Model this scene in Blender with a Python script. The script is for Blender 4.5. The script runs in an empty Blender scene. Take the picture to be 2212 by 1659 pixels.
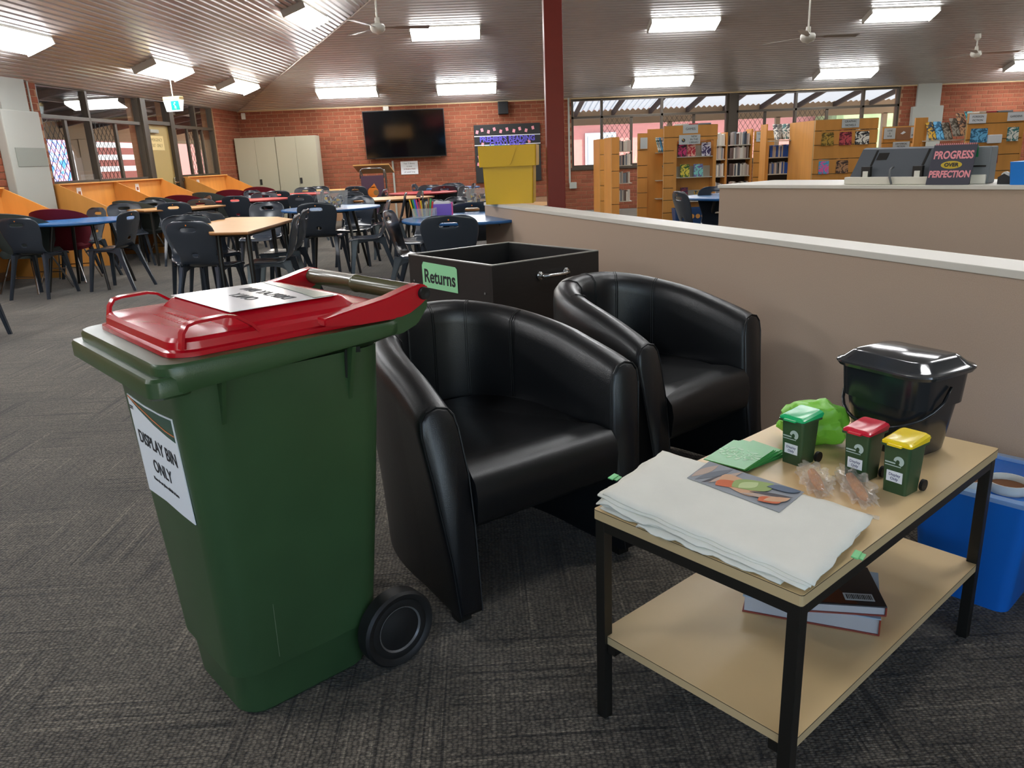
import bpy, bmesh, math, random
from mathutils import Vector, Matrix, noise
random.seed(7)
R = math.radians
SC = bpy.context.scene
COL = SC.collection

# ------------------------------------------------------------------ camera
def cam_basis(p, r, yaw):
    F = Vector((math.sin(yaw)*math.cos(p), math.cos(yaw)*math.cos(p), -math.sin(p)))
    Rt = Vector((math.cos(yaw), -math.sin(yaw), 0)); U = Rt.cross(F)
    c, s = math.cos(r), math.sin(r)
    return Rt*c + U*s, U*c - Rt*s, F
cd = bpy.data.cameras.new('camera'); cam = bpy.data.objects.new('camera', cd); COL.objects.link(cam)
X_, Y_, F_ = cam_basis(.2872, -.0412, .0287)
M = Matrix(((X_.x, Y_.x, -F_.x, 0), (X_.y, Y_.y, -F_.y, 0), (X_.z, Y_.z, -F_.z, 1.22), (0, 0, 0, 1)))
cam.matrix_world = M
cd.sensor_width = 36; cd.lens = 1656/2212*36; cd.clip_start = .02; cd.clip_end = 300
SC.camera = cam
# ------------------------------------------------------------------ light and exposure
w = bpy.data.worlds.new('world'); SC.world = w; w.use_nodes = True
nt = w.node_tree; bg = nt.nodes['Background']
sky = nt.nodes.new('ShaderNodeTexSky'); sky.sky_type = 'NISHITA'; sky.sun_disc = False
sky.sun_elevation = R(52); sky.sun_rotation = R(150); sky.altitude = 50
nt.links.new(sky.outputs[0], bg.inputs[0]); bg.inputs[1].default_value = .28
sd = bpy.data.lights.new('sun', 'SUN'); sun = bpy.data.objects.new('sun', sd); COL.objects.link(sun)
sd.energy = 4.8; sd.angle = R(.6); sd.color = (1, .95, .88)
sun.rotation_euler = (R(40), 0, R(48)); sun.location = (0, -20, 30)
LAMP = 13.0
SC.view_settings.view_transform = 'Standard'; SC.view_settings.look = 'None'
SC.view_settings.gamma = 1; SC.view_settings.use_curve_mapping = False
SC.view_settings.exposure = 1.55
try:
    SC.cycles.use_denoising = True; SC.cycles.max_bounces = 8; SC.cycles.diffuse_bounces = 4
    SC.cycles.glossy_bounces = 3; SC.cycles.transparent_max_bounces = 16; SC.cycles.sample_clamp_indirect = 6
    SC.cycles.caustics_reflective = False; SC.cycles.caustics_refractive = False
except Exception: pass

# ------------------------------------------------------------------ materials
def lin(h):
    h = h.lstrip('#'); v = [int(h[i:i+2], 16)/255 for i in (0, 2, 4)]
    return tuple([c/12.92 if c <= .04045 else ((c+.055)/1.055)**2.4 for c in v] + [1])
MATS = {}
class N:
    def __init__(s, m): s.t = m.node_tree; s.n = s.t.nodes; s.l = s.t.links; s.b = s.n['Principled BSDF']
    def new(s, k, **kw):
        o = s.n.new(k)
        for a, v in kw.items():
            if a.startswith('i_'):
                o.inputs[a[2:].replace('_', ' ')].default_value = v
            else: setattr(o, a, v)
        return o
    def link(s, a, b): s.l.new(a, b)
def mat(name, col='#808080', rough=.5, spec=.5, metal=0, var=0, vscale=8, bump=0, bscale=60, coat=0, alpha=1, emit=0, trans=0, rnd=0, stretch=None):
    if name in MATS: return MATS[name]
    m = bpy.data.materials.new(name); m.use_nodes = True; MATS[name] = m
    q = N(m); b = q.b; c = lin(col) if isinstance(col, str) else col
    b.inputs['Base Color'].default_value = c; b.inputs['Roughness'].default_value = rough
    b.inputs['Specular IOR Level'].default_value = spec; b.inputs['Metallic'].default_value = metal
    b.inputs['Coat Weight'].default_value = coat
    if alpha < 1: b.inputs['Alpha'].default_value = alpha
    if trans: b.inputs['Transmission Weight'].default_value = trans
    if emit: b.inputs['Emission Color'].default_value = c; b.inputs['Emission Strength'].default_value = emit
    tc = q.new('ShaderNodeTexCoord'); src = tc.outputs['Object']
    if stretch:
        mp = q.new('ShaderNodeMapping'); mp.inputs['Scale'].default_value = stretch; q.link(src, mp.inputs[0]); src = mp.outputs[0]
    if var or rnd:
        hs = q.new('ShaderNodeHueSaturation'); hs.inputs['Color'].default_value = c
        last = None
        if var:
            n = q.new('ShaderNodeTexNoise'); n.inputs['Scale'].default_value = vscale; n.inputs['Detail'].default_value = 4; q.link(src, n.inputs['Vector'])
            mr = q.new('ShaderNodeMapRange'); mr.inputs['From Min'].default_value = .3; mr.inputs['From Max'].default_value = .7
            mr.inputs['To Min'].default_value = 1-var; mr.inputs['To Max'].default_value = 1+var
            q.link(n.outputs['Fac'], mr.inputs[0]); last = mr.outputs[0]
        if rnd:
            oi = q.new('ShaderNodeObjectInfo'); ge = q.new('ShaderNodeNewGeometry')
            ad = q.new('ShaderNodeMath', operation='ADD'); q.link(oi.outputs['Random'], ad.inputs[0]); q.link(ge.outputs['Random Per Island'], ad.inputs[1])
            fr = q.new('ShaderNodeMath', operation='FRACT'); q.link(ad.outputs[0], fr.inputs[0])
            mr2 = q.new('ShaderNodeMapRange'); mr2.inputs['To Min'].default_value = 1-rnd; mr2.inputs['To Max'].default_value = 1+rnd
            q.link(fr.outputs[0], mr2.inputs[0])
            if last:
                mu = q.new('ShaderNodeMath', operation='MULTIPLY'); q.link(last, mu.inputs[0]); q.link(mr2.outputs[0], mu.inputs[1]); last = mu.outputs[0]
            else: last = mr2.outputs[0]
        q.link(last, hs.inputs['Value']); q.link(hs.outputs[0], b.inputs['Base Color'])
    if bump:
        n = q.new('ShaderNodeTexNoise'); n.inputs['Scale'].default_value = bscale; n.inputs['Detail'].default_value = 3; q.link(src, n.inputs['Vector'])
        bp = q.new('ShaderNodeBump'); bp.inputs['Strength'].default_value = bump; bp.inputs['Distance'].default_value = .004
        q.link(n.outputs['Fac'], bp.inputs['Height']); q.link(bp.outputs[0], b.inputs['Normal'])
    return m
def ramp_mat(name, stops, scale=6, rough=.5, kind='noise', stretch=None, dist=0, bump=0):
    if name in MATS: return MATS[name]
    m = bpy.data.materials.new(name); m.use_nodes = True; MATS[name] = m
    q = N(m); q.b.inputs['Roughness'].default_value = rough
    tc = q.new('ShaderNodeTexCoord'); src = tc.outputs['Object']
    if stretch:
        mp = q.new('ShaderNodeMapping'); mp.inputs['Scale'].default_value = stretch; q.link(src, mp.inputs[0]); src = mp.outputs[0]
    n = q.new('ShaderNodeTexNoise' if kind == 'noise' else 'ShaderNodeTexWave' if kind == 'wave' else 'ShaderNodeTexVoronoi')
    n.inputs['Scale'].default_value = scale
    if kind != 'vor': n.inputs['Distortion'].default_value = dist
    q.link(src, n.inputs['Vector'])
    r = q.new('ShaderNodeValToRGB'); cr = r.color_ramp
    while len(cr.elements) > 1: cr.elements.remove(cr.elements[-1])
    cr.elements[0].position = stops[0][0]; cr.elements[0].color = lin(stops[0][1])
    for p, c in stops[1:]:
        e = cr.elements.new(p); e.color = lin(c)
    if kind == 'vor': cr.interpolation = 'CONSTANT'; q.link(n.outputs['Color'], r.inputs[0])
    else: q.link(n.outputs['Fac'], r.inputs[0])
    q.link(r.outputs[0], q.b.inputs['Base Color'])
    return m

def carpet_mat():
    m = bpy.data.materials.new('loop_carpet'); m.use_nodes = True; q = N(m)
    tc = q.new('ShaderNodeTexCoord')
    def noise(sc, rot=0, detail=2):
        mp = q.new('ShaderNodeMapping'); mp.inputs['Scale'].default_value = sc; mp.inputs['Rotation'].default_value = (0, 0, rot)
        q.link(tc.outputs['Object'], mp.inputs[0])
        n = q.new('ShaderNodeTexNoise'); n.inputs['Scale'].default_value = 1; n.inputs['Detail'].default_value = detail; q.link(mp.outputs[0], n.inputs['Vector']); return n.outputs['Fac']
    def mr(v, a, b, c, d):
        n = q.new('ShaderNodeMapRange'); n.inputs[1].default_value = a; n.inputs[2].default_value = b; n.inputs[3].default_value = c; n.inputs[4].default_value = d; q.link(v, n.inputs[0]); return n.outputs[0]
    def ma(op, a, b):
        n = q.new('ShaderNodeMath', operation=op)
        for i, v in enumerate((a, b)):
            if isinstance(v, (int, float)): n.inputs[i].default_value = v
            else: q.link(v, n.inputs[i])
        return n.outputs[0]
    # quarter turned blocks of 0.5 m decide which way the long tufts run
    ch = q.new('ShaderNodeTexChecker'); ch.inputs['Scale'].default_value = 2.0; ch.inputs[1].default_value = (1, 1, 1, 1); ch.inputs[2].default_value = (0, 0, 0, 1)
    mpc = q.new('ShaderNodeMapping'); mpc.inputs['Location'].default_value = (.13, .21, .37); q.link(tc.outputs['Object'], mpc.inputs[0]); q.link(mpc.outputs[0], ch.inputs['Vector'])
    mask = ma('ADD', .25, ma('MULTIPLY', ch.outputs['Fac'], .75)); maski = ma('SUBTRACT', 1.25, mask)
    sx = noise((1.3, 85, 1), 0, 1); sy = noise((85, 1.3, 1), 0, 1); sx2 = noise((1.1, 62, 1), 0, 1); sy2 = noise((62, 1.1, 1), 0, 1)
    light = ma('ADD', ma('MULTIPLY', mr(sx, .60, .66, 0, .75), mask), ma('MULTIPLY', mr(sy, .60, .66, 0, .75), maski))
    dark = ma('ADD', ma('MULTIPLY', mr(sx2, .35, .41, .6, 0), mask), ma('MULTIPLY', mr(sy2, .35, .41, .6, 0), maski))
    big = mr(noise((2, 2, 2)), .35, .65, .85, 1.15)
    # loops
    mp = q.new('ShaderNodeMapping'); mp.inputs['Scale'].default_value = (.85, 1.5, 1); q.link(tc.outputs['Object'], mp.inputs[0])
    vo = q.new('ShaderNodeTexVoronoi'); vo.inputs['Scale'].default_value = 108; vo.inputs['Randomness'].default_value = .5; q.link(mp.outputs[0], vo.inputs['Vector'])
    loop = mr(vo.outputs['Distance'], .1, .7, 1.65, .22)
    grain = mr(noise((380, 520, 1), 0, 1), .35, .65, .65, 1.35)
    v = ma('MULTIPLY', ma('MULTIPLY', loop, grain), ma('MULTIPLY', big, ma('SUBTRACT', ma('ADD', 1, light), dark)))
    hs = q.new('ShaderNodeHueSaturation'); hs.inputs['Color'].default_value = lin('#5d564b'); q.link(v, hs.inputs['Value'])
    q.link(hs.outputs[0], q.b.inputs['Base Color']); q.b.inputs['Roughness'].default_value = .95; q.b.inputs['Specular IOR Level'].default_value = .25
    q.b.inputs['Sheen Weight'].default_value = .25; q.b.inputs['Sheen Roughness'].default_value = .4
    bp = q.new('ShaderNodeBump'); bp.inputs['Strength'].default_value = .9; bp.inputs['Distance'].default_value = .004; bp.invert = True
    q.link(vo.outputs['Distance'], bp.inputs['Height']); q.link(bp.outputs[0], q.b.inputs['Normal'])
    return m
def glass_mat():
    m = bpy.data.materials.new('clear_glass'); m.use_nodes = True; q = N(m)
    tr = q.new('ShaderNodeBsdfTransparent'); tr.inputs[0].default_value = (.97, .98, .97, 1)
    gl = q.new('ShaderNodeBsdfGlossy'); gl.inputs['Roughness'].default_value = .01
    lw = q.new('ShaderNodeLayerWeight'); lw.inputs['Blend'].default_value = .5
    pw = q.new('ShaderNodeMath', operation='POWER'); q.link(lw.outputs['Facing'], pw.inputs[0]); pw.inputs[1].default_value = 4.0
    sc = q.new('ShaderNodeMath', operation='MULTIPLY_ADD'); q.link(pw.outputs[0], sc.inputs[0]); sc.inputs[1].default_value = .80; sc.inputs[2].default_value = .045
    mx = q.new('ShaderNodeMixShader'); q.link(sc.outputs[0], mx.inputs[0]); q.link(tr.outputs[0], mx.inputs[1]); q.link(gl.outputs[0], mx.inputs[2])
    q.link(mx.outputs[0], q.n['Material Output'].inputs[0]); return m
def film_mat(name, col, fac=.35, rough=.15):
    m = bpy.data.materials.new(name); m.use_nodes = True; q = N(m); MATS[name] = m
    tr = q.new('ShaderNodeBsdfTransparent'); q.b.inputs['Base Color'].default_value = lin(col); q.b.inputs['Roughness'].default_value = rough
    mx = q.new('ShaderNodeMixShader'); mx.inputs[0].default_value = fac; q.link(tr.outputs[0], mx.inputs[1]); q.link(q.b.outputs[0], mx.inputs[2])
    q.link(mx.outputs[0], q.n['Material Output'].inputs[0]); return m
def sheet_mat():
    m = bpy.data.materials.new('translucent_roof_sheet'); m.use_nodes = True; q = N(m)
    d = q.new('ShaderNodeBsdfDiffuse'); d.inputs[0].default_value = (.5, .5, .5, 1); t = q.new('ShaderNodeBsdfTranslucent'); t.inputs[0].default_value = (.42, .42, .42, 1)
    mx = q.new('ShaderNodeMixShader'); mx.inputs[0].default_value = .35; q.link(d.outputs[0], mx.inputs[1]); q.link(t.outputs[0], mx.inputs[2])
    q.link(mx.outputs[0], q.n['Material Output'].inputs[0]); return m
GLASS = glass_mat(); SHEET = sheet_mat(); CARPET = carpet_mat()
mat('brick_red', '#844b37', .85, .2, var=.12, vscale=30, bump=.3, bscale=120, rnd=.16)
mat('mortar', '#a17e64', .95, .1, var=.1, vscale=50)
mat('ceiling_metal', '#bdbab8', .33, .5, metal=.4, var=.04, vscale=3)
mat('frame_bronze', '#3c342a', .45, .5)
mat('steel_red', '#6c1a10', .45, .3, var=.05)
mat('cream_wall', '#c9c2b4', .8)
mat('beech', '#c98c45', .45, .4, var=.08, vscale=9, stretch=(1, 1, .15))
mat('beech_light', '#d09a58', .4, .4, var=.06, vscale=9)
mat('laminate', '#d8b988', .38, .45, var=.05, vscale=5)
mat('laminate_edge', '#b8a078', .5, .4)
mat('edge_line', '#4a3c26', .6)
mat('black_metal', '#15130f', .4, .5)
mat('black_vinyl', '#101113', .36, .5, bump=.12, bscale=350)
mat('vinyl_seam', '#07080a', .5)
mat('chair_plastic', '#30363f', .22, .55, var=.05, vscale=4)
mat('bin_green', '#30492c', .32, .5, var=.1, vscale=6, bump=.08, bscale=500)
mat('lid_red', '#ae0a1c', .24, .6, var=.05, vscale=5)
mat('rubber', '#141312', .55, .4)
mat('partition_fabric', '#b09a88', .95, .1, var=.06, vscale=300, bump=.2, bscale=500)
mat('partition_cap', '#cfc9be', .5, .4)
mat('white_paper', '#d8dade', .55, .4)
mat('grey_paper', '#b9bfc0', .55, .4)
mat('white_cloth', '#dad7cc', .9, .1, var=.04, vscale=9, bump=.15, bscale=700)
mat('ink', '#1c1c20', .6)
mat('grey_cabinet', '#a5a391', .45, .4)
mat('table_blue', '#2f6ea6', .25, .5)
mat('table_red', '#c22a32', .3, .5)
mat('yellow_paper', '#cfa50a', .4, .45, bump=.15, bscale=25)
mat('screen_black', '#040507', .12, .6)
mat('duct_grey', '#9fa19a', .55, .4)
mat('maroon_fabric', '#5e1220', .85, .2)
mat('charcoal_fabric', '#3a403e', .85, .2)
mat('chrome', '#c8c8c8', .18, .5, metal=1)
mat('white_enamel', '#d6d3c8', .4, .5)
mat('purple_panel', '#4c2e45', .5)
mat('orange_print', '#e07c1e', .5)
mat('diffuser', (.98, .99, 1, 1), .5, emit=LAMP)
mat('diffuser_warm', (1, .93, .80, 1), .5, emit=LAMP*.9)
mat('lamp_body', '#b9b6ae', .5)
mat('green_paper', '#6fbf7a', .5)
mat('mint_paper', '#8fd49a', .55)
mat('black_board', '#17191b', .6)
mat('purple_letter', '#5f55c2', .6)
mat('pink_tag', '#d98c98', .6)

# ------------------------------------------------------------------ helpers
def link(name, me, m, parent=None, loc=None, rot=None, smooth=False):
    if isinstance(me, bmesh.types.BMesh):
        bm = me; me = bpy.data.meshes.new(name); bm.normal_update(); bm.to_mesh(me); bm.free()
    if m is not None:
        ms = m if isinstance(m, (list, tuple)) else [m]
        if not me.materials:
            for k in ms: me.materials.append(MATS[k] if isinstance(k, str) else k)
    if smooth:
        for p in me.polygons: p.use_smooth = True
        if smooth != True and hasattr(me, 'set_sharp_from_angle'): me.set_sharp_from_angle(angle=R(smooth))
    o = bpy.data.objects.new(name, me); COL.objects.link(o)
    if loc is not None: o.location = loc
    if rot is not None: o.rotation_euler = rot if hasattr(rot, '__len__') else (0, 0, rot)
    if parent: o.parent = parent
    return o
def thing(name, label, cat, loc=(0, 0, 0), rz=0, group=None):
    o = bpy.data.objects.new(name, None); COL.objects.link(o); o.location = loc; o.rotation_euler = (0, 0, rz)
    o.empty_display_size = .1; return tag(o, label, cat, group)
def tag(o, label, cat, group=None):
    o['label'] = label; o['category'] = cat
    if group: o['group'] = group
    return o
def struct(o): o['kind'] = 'structure'; return o
def sroot(name, loc=(0, 0, 0), rz=0):
    o = bpy.data.objects.new(name, None); COL.objects.link(o); o.location = loc; o.rotation_euler = (0, 0, rz); return struct(o)
def dup(root, loc, rz, label=None, group=None):
    r = root.copy(); COL.objects.link(r); r.location = loc; r.rotation_euler = (0, 0, rz)
    if label: r['label'] = label
    if group: r['group'] = group
    for ch in list(root.children):
        c = ch.copy(); COL.objects.link(c); c.parent = r
        for g in list(ch.children):
            d = g.copy(); COL.objects.link(d); d.parent = c
    return r
def box(bm, c, s, rz=0, bev=0, mi=0):
    """box centred on c with full sizes s"""
    r = bmesh.ops.create_cube(bm, size=1, matrix=Matrix.Translation(c) @ Matrix.Rotation(rz, 4, 'Z') @ Matrix.Diagonal((s[0], s[1], s[2], 1)))
    vs = r['verts']
    if bev:
        es = list({e for v in vs for e in v.link_edges}); g = bmesh.ops.bevel(bm, geom=es, offset=bev, segments=2, affect='EDGES', profile=.6)
        if mi:
            for f in g['faces']: f.material_index = mi
    if mi:
        for f in {f for v in vs if v.is_valid for f in v.link_faces}: f.material_index = mi
def bx(a, b, bev=0, rz=0):
    bm = bmesh.new(); box(bm, [(a[i]+b[i])/2 for i in range(3)], [abs(b[i]-a[i]) for i in range(3)], rz, bev); return bm
def tube(bm, pts, r, seg=8, caps=True):
    pts = [Vector(p) for p in pts]; rings = []; n = len(pts)
    rr = r if hasattr(r, '__len__') else [r]*n
    up = None
    for i, p in enumerate(pts):
        d = (pts[min(i+1, n-1)]-pts[max(i-1, 0)]).normalized()
        if up is None:
            up = Vector((0, 0, 1)) if abs(d.z) < .9 else Vector((0, 1, 0))
        a = d.cross(up).normalized(); b = a.cross(d).normalized(); up = b
        rings.append([bm.verts.new(p + a*math.cos(t)*rr[i] + b*math.sin(t)*rr[i]) for t in [2*math.pi*k/seg for k in range(seg)]])
    for A, B in zip(rings, rings[1:]):
        for k in range(seg): bm.faces.new((A[k], A[(k+1) % seg], B[(k+1) % seg], B[k]))
    if caps: bm.faces.new(rings[0][::-1]); bm.faces.new(rings[-1])
def loft(bm, rings, close=True, cap0=True, cap1=True):
    vr = [[bm.verts.new(p) for p in r] for r in rings]; n = len(vr[0])
    for A, B in zip(vr, vr[1:]):
        for k in range(n if close else n-1): bm.faces.new((A[k], A[(k+1) % n], B[(k+1) % n], B[k]))
    if cap0: bm.faces.new(vr[0][::-1])
    if cap1: bm.faces.new(vr[-1])
    return vr
def rrect(x0, x1, y0, y1, r, z, seg=5):
    r = max(.0005, min(r, (x1-x0)/2-1e-4, (y1-y0)/2-1e-4)); out = []
    for cx, cy, a0 in ((x1-r, y1-r, 0), (x0+r, y1-r, 90), (x0+r, y0+r, 180), (x1-r, y0+r, 270)):
        for k in range(seg+1):
            a = R(a0+90*k/seg); zz = z(cx+r*math.cos(a), cy+r*math.sin(a)) if callable(z) else z
            out.append((cx+r*math.cos(a), cy+r*math.sin(a), zz))
    return out
def lathe(bm, prof, c=(0, 0, 0), seg=24, axis='Z', cap=True):
    rings = []
    for r, z in prof:
        ring = []
        for k in range(seg):
            t = 2*math.pi*k/seg; p = (r*math.cos(t), r*math.sin(t), z)
            if axis == 'Y': p = (p[0], p[2], p[1])
            if axis == 'X': p = (p[2], p[0], p[1])
            ring.append((p[0]+c[0], p[1]+c[1], p[2]+c[2]))
        rings.append(ring)
    loft(bm, rings, True, cap, cap)
def prism(bm, pts, z0, z1):
    lo = [bm.verts.new((p[0], p[1], z0)) for p in pts]; hi = [bm.verts.new((p[0], p[1], z1)) for p in pts]; n = len(pts)
    bm.faces.new(lo[::-1]); bm.faces.new(hi)
    for k in range(n): bm.faces.new((lo[k], lo[(k+1) % n], hi[(k+1) % n], hi[k]))
def prism3(bm, pts, off):
    off = Vector(off); lo = [bm.verts.new(p) for p in pts]; hi = [bm.verts.new(Vector(p)+off) for p in pts]; n = len(pts)
    bm.faces.new(lo[::-1]); bm.faces.new(hi)
    for k in range(n): bm.faces.new((lo[k], lo[(k+1) % n], hi[(k+1) % n], hi[k]))
def quadplate(name, P4, m, parent=None, th=.001):
    """thin sheet with real thickness through 4 points (ordered)"""
    bm = bmesh.new(); a, b, c, d = [Vector(p) for p in P4]; n = (b-a).cross(c-a).normalized()*th
    prism3(bm, [a, b, c, d], n); bmesh.ops.recalc_face_normals(bm, faces=bm.faces[:]); return link(name, bm, m, parent)
_tc = {}
def text(name, s, size, loc, xdir, ydir, m, parent=None, th=.0006, bold=0, align='CENTER', sx=1, spacing=1.0):
    """lettering as a thin solid; xdir along the line, ydir up the letters"""
    cu = bpy.data.curves.new(name, 'FONT'); cu.body = s; cu.size = size; cu.align_x = align; cu.align_y = 'CENTER'
    cu.extrude = th; cu.offset = bold; cu.space_character = spacing; cu.resolution_u = 3
    o = bpy.data.objects.new(name, cu); COL.objects.link(o)
    dg = bpy.context.evaluated_depsgraph_get(); me = bpy.data.meshes.new_from_object(o.evaluated_get(dg)); bpy.data.objects.remove(o)
    bpy.data.curves.remove(cu)
    x = Vector(xdir).normalized(); y = Vector(ydir); y = (y - x*y.dot(x)).normalized(); z = x.cross(y)
    mt = Matrix(((x.x*sx, y.x, z.x, loc[0]), (x.y*sx, y.y, z.y, loc[1]), (x.z*sx, y.z, z.z, loc[2]), (0, 0, 0, 1)))
    me.transform(mt); me.materials.clear()
    return link(name, me, m, parent)
def bake(o):
    dg = bpy.context.evaluated_depsgraph_get(); me = bpy.data.meshes.new_from_object(o.evaluated_get(dg)); o.modifiers.clear(); o.data = me
    for p in me.polygons: p.use_smooth = True
    return o

# ------------------------------------------------------------------ room shell
YW = 17.8; ZW = 2.42; PITCH = .36
O2 = Vector((-5.2, YW)); D2 = Vector((-.6, -6.8)).normalized(); N2 = Vector((-D2.y, D2.x))    # left wall line and its room-side normal
XR, YB = 13.0, -3.0
LW_LEN = 21.0
def LWP(s, z, off=0): return (O2.x+D2.x*s+N2.x*off, O2.y+D2.y*s+N2.y*off, z)
LROT = math.atan2(D2.y, D2.x)        # local x runs along the wall towards the camera

fl = struct(link('floor', bx((-9, -4, -.1), (14, YW+.3, 0)), CARPET))

BR_L, BR_H = .240, .086
bk = bmesh.new()
bw, bh, bd = .230, .076, .012
f4 = [(-bw/2+.004, 0, .004), (bw/2-.004, 0, .004), (bw/2-.004, 0, bh-.004), (-bw/2+.004, 0, bh-.004)]
m4 = [(-bw/2, .004, 0), (bw/2, .004, 0), (bw/2, .004, bh), (-bw/2, .004, bh)]
b4 = [(x, bd, z) for x, y, z in m4]
loft(bk, [b4, m4, f4], True, False, True); bmesh.ops.recalc_face_normals(bk, faces=bk.faces[:])
BRICK = bpy.data.meshes.new('brick'); bk.to_mesh(BRICK); BRICK.materials.append(MATS['brick_red'])
def brick_wall(name, loc, rz, s0, s1, z0, z1, holes, thick, rank, nobj=300, skip=None, yoff=0):
    """local x along wall, local -y faces the room; wall face (mortar) at y=0; bricks stand 8 mm proud"""
    ss = sorted({s0, s1, *[h[0] for h in holes], *[h[1] for h in holes]}); zs = sorted({z0, z1, *[h[2] for h in holes], *[h[3] for h in holes]})
    inh = lambda s, z: any(h[0] < s < h[1] and h[2] < z < h[3] for h in holes)
    bm = bmesh.new()
    for a, b in zip(ss, ss[1:]):
        for c, d in zip(zs, zs[1:]):
            if not inh((a+b)/2, (c+d)/2): box(bm, ((a+b)/2, thick/2, (c+d)/2), (b-a, thick, d-c))
    wall = struct(link(name, bm, 'mortar', None, loc, rz))
    cand = []
    row = 0; z = z0
    while z < z1-.02:
        hgt = min(BR_H, z1-z); s = s0 - (BR_L/2 if row % 2 else 0)
        while s < s1:
            a, b = max(s, s0), min(s+BR_L, s1); zc = z+hgt/2
            for h in holes:
                if h[2] < zc < h[3]:
                    if h[0] <= a < h[1]: a = min(h[1], b)
                    if h[0] < b <= h[1]: b = max(h[0], a)
                    if a < h[0] and b > h[1]: b = h[0]
            if b-a > .05 and not (skip and skip((a+b)/2, zc)): cand.append((a, b, z, hgt))
            s += BR_L
        z += BR_H; row += 1
    cand.sort(key=lambda c: rank((c[0]+c[1])/2, c[2]))
    for a, b, z, hgt in cand[:nobj]:
        o = bpy.data.objects.new('brick', BRICK); COL.objects.link(o); o.parent = wall
        o.location = ((a+b)/2, -.008, z+.005); o.scale = ((b-a-.01)/bw, 1, (hgt-.010)/bh)
    if len(cand) > nobj:
        bm = bmesh.new()
        for a, b, z, hgt in cand[nobj:]:
            sx, sz = (b-a-.01)/bw, (hgt-.010)/bh
            T = lambda p: ((a+b)/2+p[0]*sx, -.008+p[1], z+.005+p[2]*sz)
            loft(bm, [[T(p) for p in r] for r in (b4, m4, f4)], True, False, True)
        bmesh.ops.recalc_face_normals(bm, faces=bm.faces[:])
        o = link('brick_field', bm, 'brick_red', wall); o['kind'] = 'stuff'
    return wall
# back wall: x from -5.2 to 13; two window groups
WB = dict(x0=2.06, xp0=5.56, xp1=5.74, x1=9.42, z0=.94, zt=2.0, z1=2.39)
brick_wall('wall_back', (0, YW, 0), 0, -5.3, XR+.2, 0, ZW, [(WB['x0'], WB['x1'], WB['z0'], WB['z1'])], .25,
           lambda s, z: (0 if (-3.4 < s < 2.1 and z > .9) or (2 < s < 3.6 and z < .95) else 1 if (z > 1.2) else 2) * 10 + abs(s)*.1,
           skip=lambda s, z: (z < .35 and s < 1.9) or (-5.2 < s < -3.5 and z < 1.8) or (-2.4 < s < -.76 and 1.28 < z < 2.2))
# left wall: local x is minus the distance from the far corner, local -y faces the room
LR = LROT+math.pi
lw = brick_wall('wall_left', (O2.x, O2.y, 0), LR, -LW_LEN, 0, 0, ZW+.03,
           [(-3.05, -1.27, 1.10, 2.44), (-4.04, -3.12, 0, 2.44), (-6.80, -4.12, 1.10, 2.44), (-14.5, -11.5, 1.1, 2.44)], .25,
           lambda s, z: (0 if s > -9.5 else 1)*10 - s*.1, skip=lambda s, z: z < .3)

struct(link('wall_right', bx((XR, YB, 0), (XR+.2, YW+.2, 6.3)), 'cream_wall'))
bm = bmesh.new()
for a, b, c, d in ((-9, XR+.2, 0, .7), (-9, XR+.2, 2.5, 6.3), (-9, -5, .7, 2.5), (-.3, 0, .7, 2.5), (4.6, XR+.2, .7, 2.5)): box(bm, ((a+b)/2, YB-.1, (c+d)/2), (b-a, .2, d-c))
struct(link('wall_front', bm, 'cream_wall'))
# ---- ceiling: three planes; ribbed metal on the two the camera sees
def far_z(Y): return ZW + PITCH*(YW-Y)
def left_t(x, y): return (x-O2.x)*N2.x + (y-O2.y)*N2.y
def ribbed(name, n, pitch, p_of):
    """p_of(t, e, h): t up the slope, e in {0,1} the two ends, h depth of rib below the plane"""
    bm = bmesh.new()
    prof = []
    for i in range(n):
        t = i*pitch
        prof += [(t, 0), (t+pitch*.14, .024), (t+pitch*.76, .024), (t+pitch*.90, 0), (t+pitch, 0)]
    prev = None
    for t, h in prof:
        a = bm.verts.new(p_of(t, 0, h)); b = bm.verts.new(p_of(t, 1, h))
        if prev: bm.faces.new((prev[0], prev[1], b, a))
        prev = (a, b)
    bmesh.ops.recalc_face_normals(bm, faces=bm.faces[:])
    return struct(link(name, bm, 'ceiling_metal'))
CP = .078
cosN = 1/math.hypot(1, PITCH)
def far_p(t, e, h):
    Y = YW - t; z = far_z(Y) - h
    if e: return (XR+.1, Y, z)
    # hip: left_t(x,Y) == t
    x = O2.x + (t - (Y-O2.y)*N2.y)/N2.x
    return (x, Y, z)
NR = int(10/CP)
ribbed('ceiling', NR, CP, far_p)
def left_p(t, e, h):
    z = ZW + PITCH*t - h
    # point on hip where far t == t : y = YW-t
    y = YW-t; x = O2.x + (t - (y-O2.y)*N2.y)/N2.x
    if e == 0: return (x, y, z)
    L = 19.5-t*1.0
    hx, hy = O2.x+N2.x*t+D2.x*L, O2.y+N2.y*t+D2.y*L
    return (hx, max(hy, YB) if False else hy, z)
ribbed('ceiling', NR, CP, left_p)
T = NR*CP; za = ZW+PITCH*T
pa = Vector(far_p(T, 0, 0)); pb = Vector(far_p(T, 1, 0)); pc = Vector(left_p(T, 1, 0)); pd = Vector(left_p(0, 1, 0))
bm = bmesh.new()
for q in ([pa, pb, (XR+.1, YB-.1, ZW), (pd.x, YB-.1, ZW), pc], [pc, (pd.x, YB-.1, ZW), pd]):
    bm.faces.new([bm.verts.new(v) for v in q])
struct(link('ceiling', bm, 'ceiling_metal'))
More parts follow.
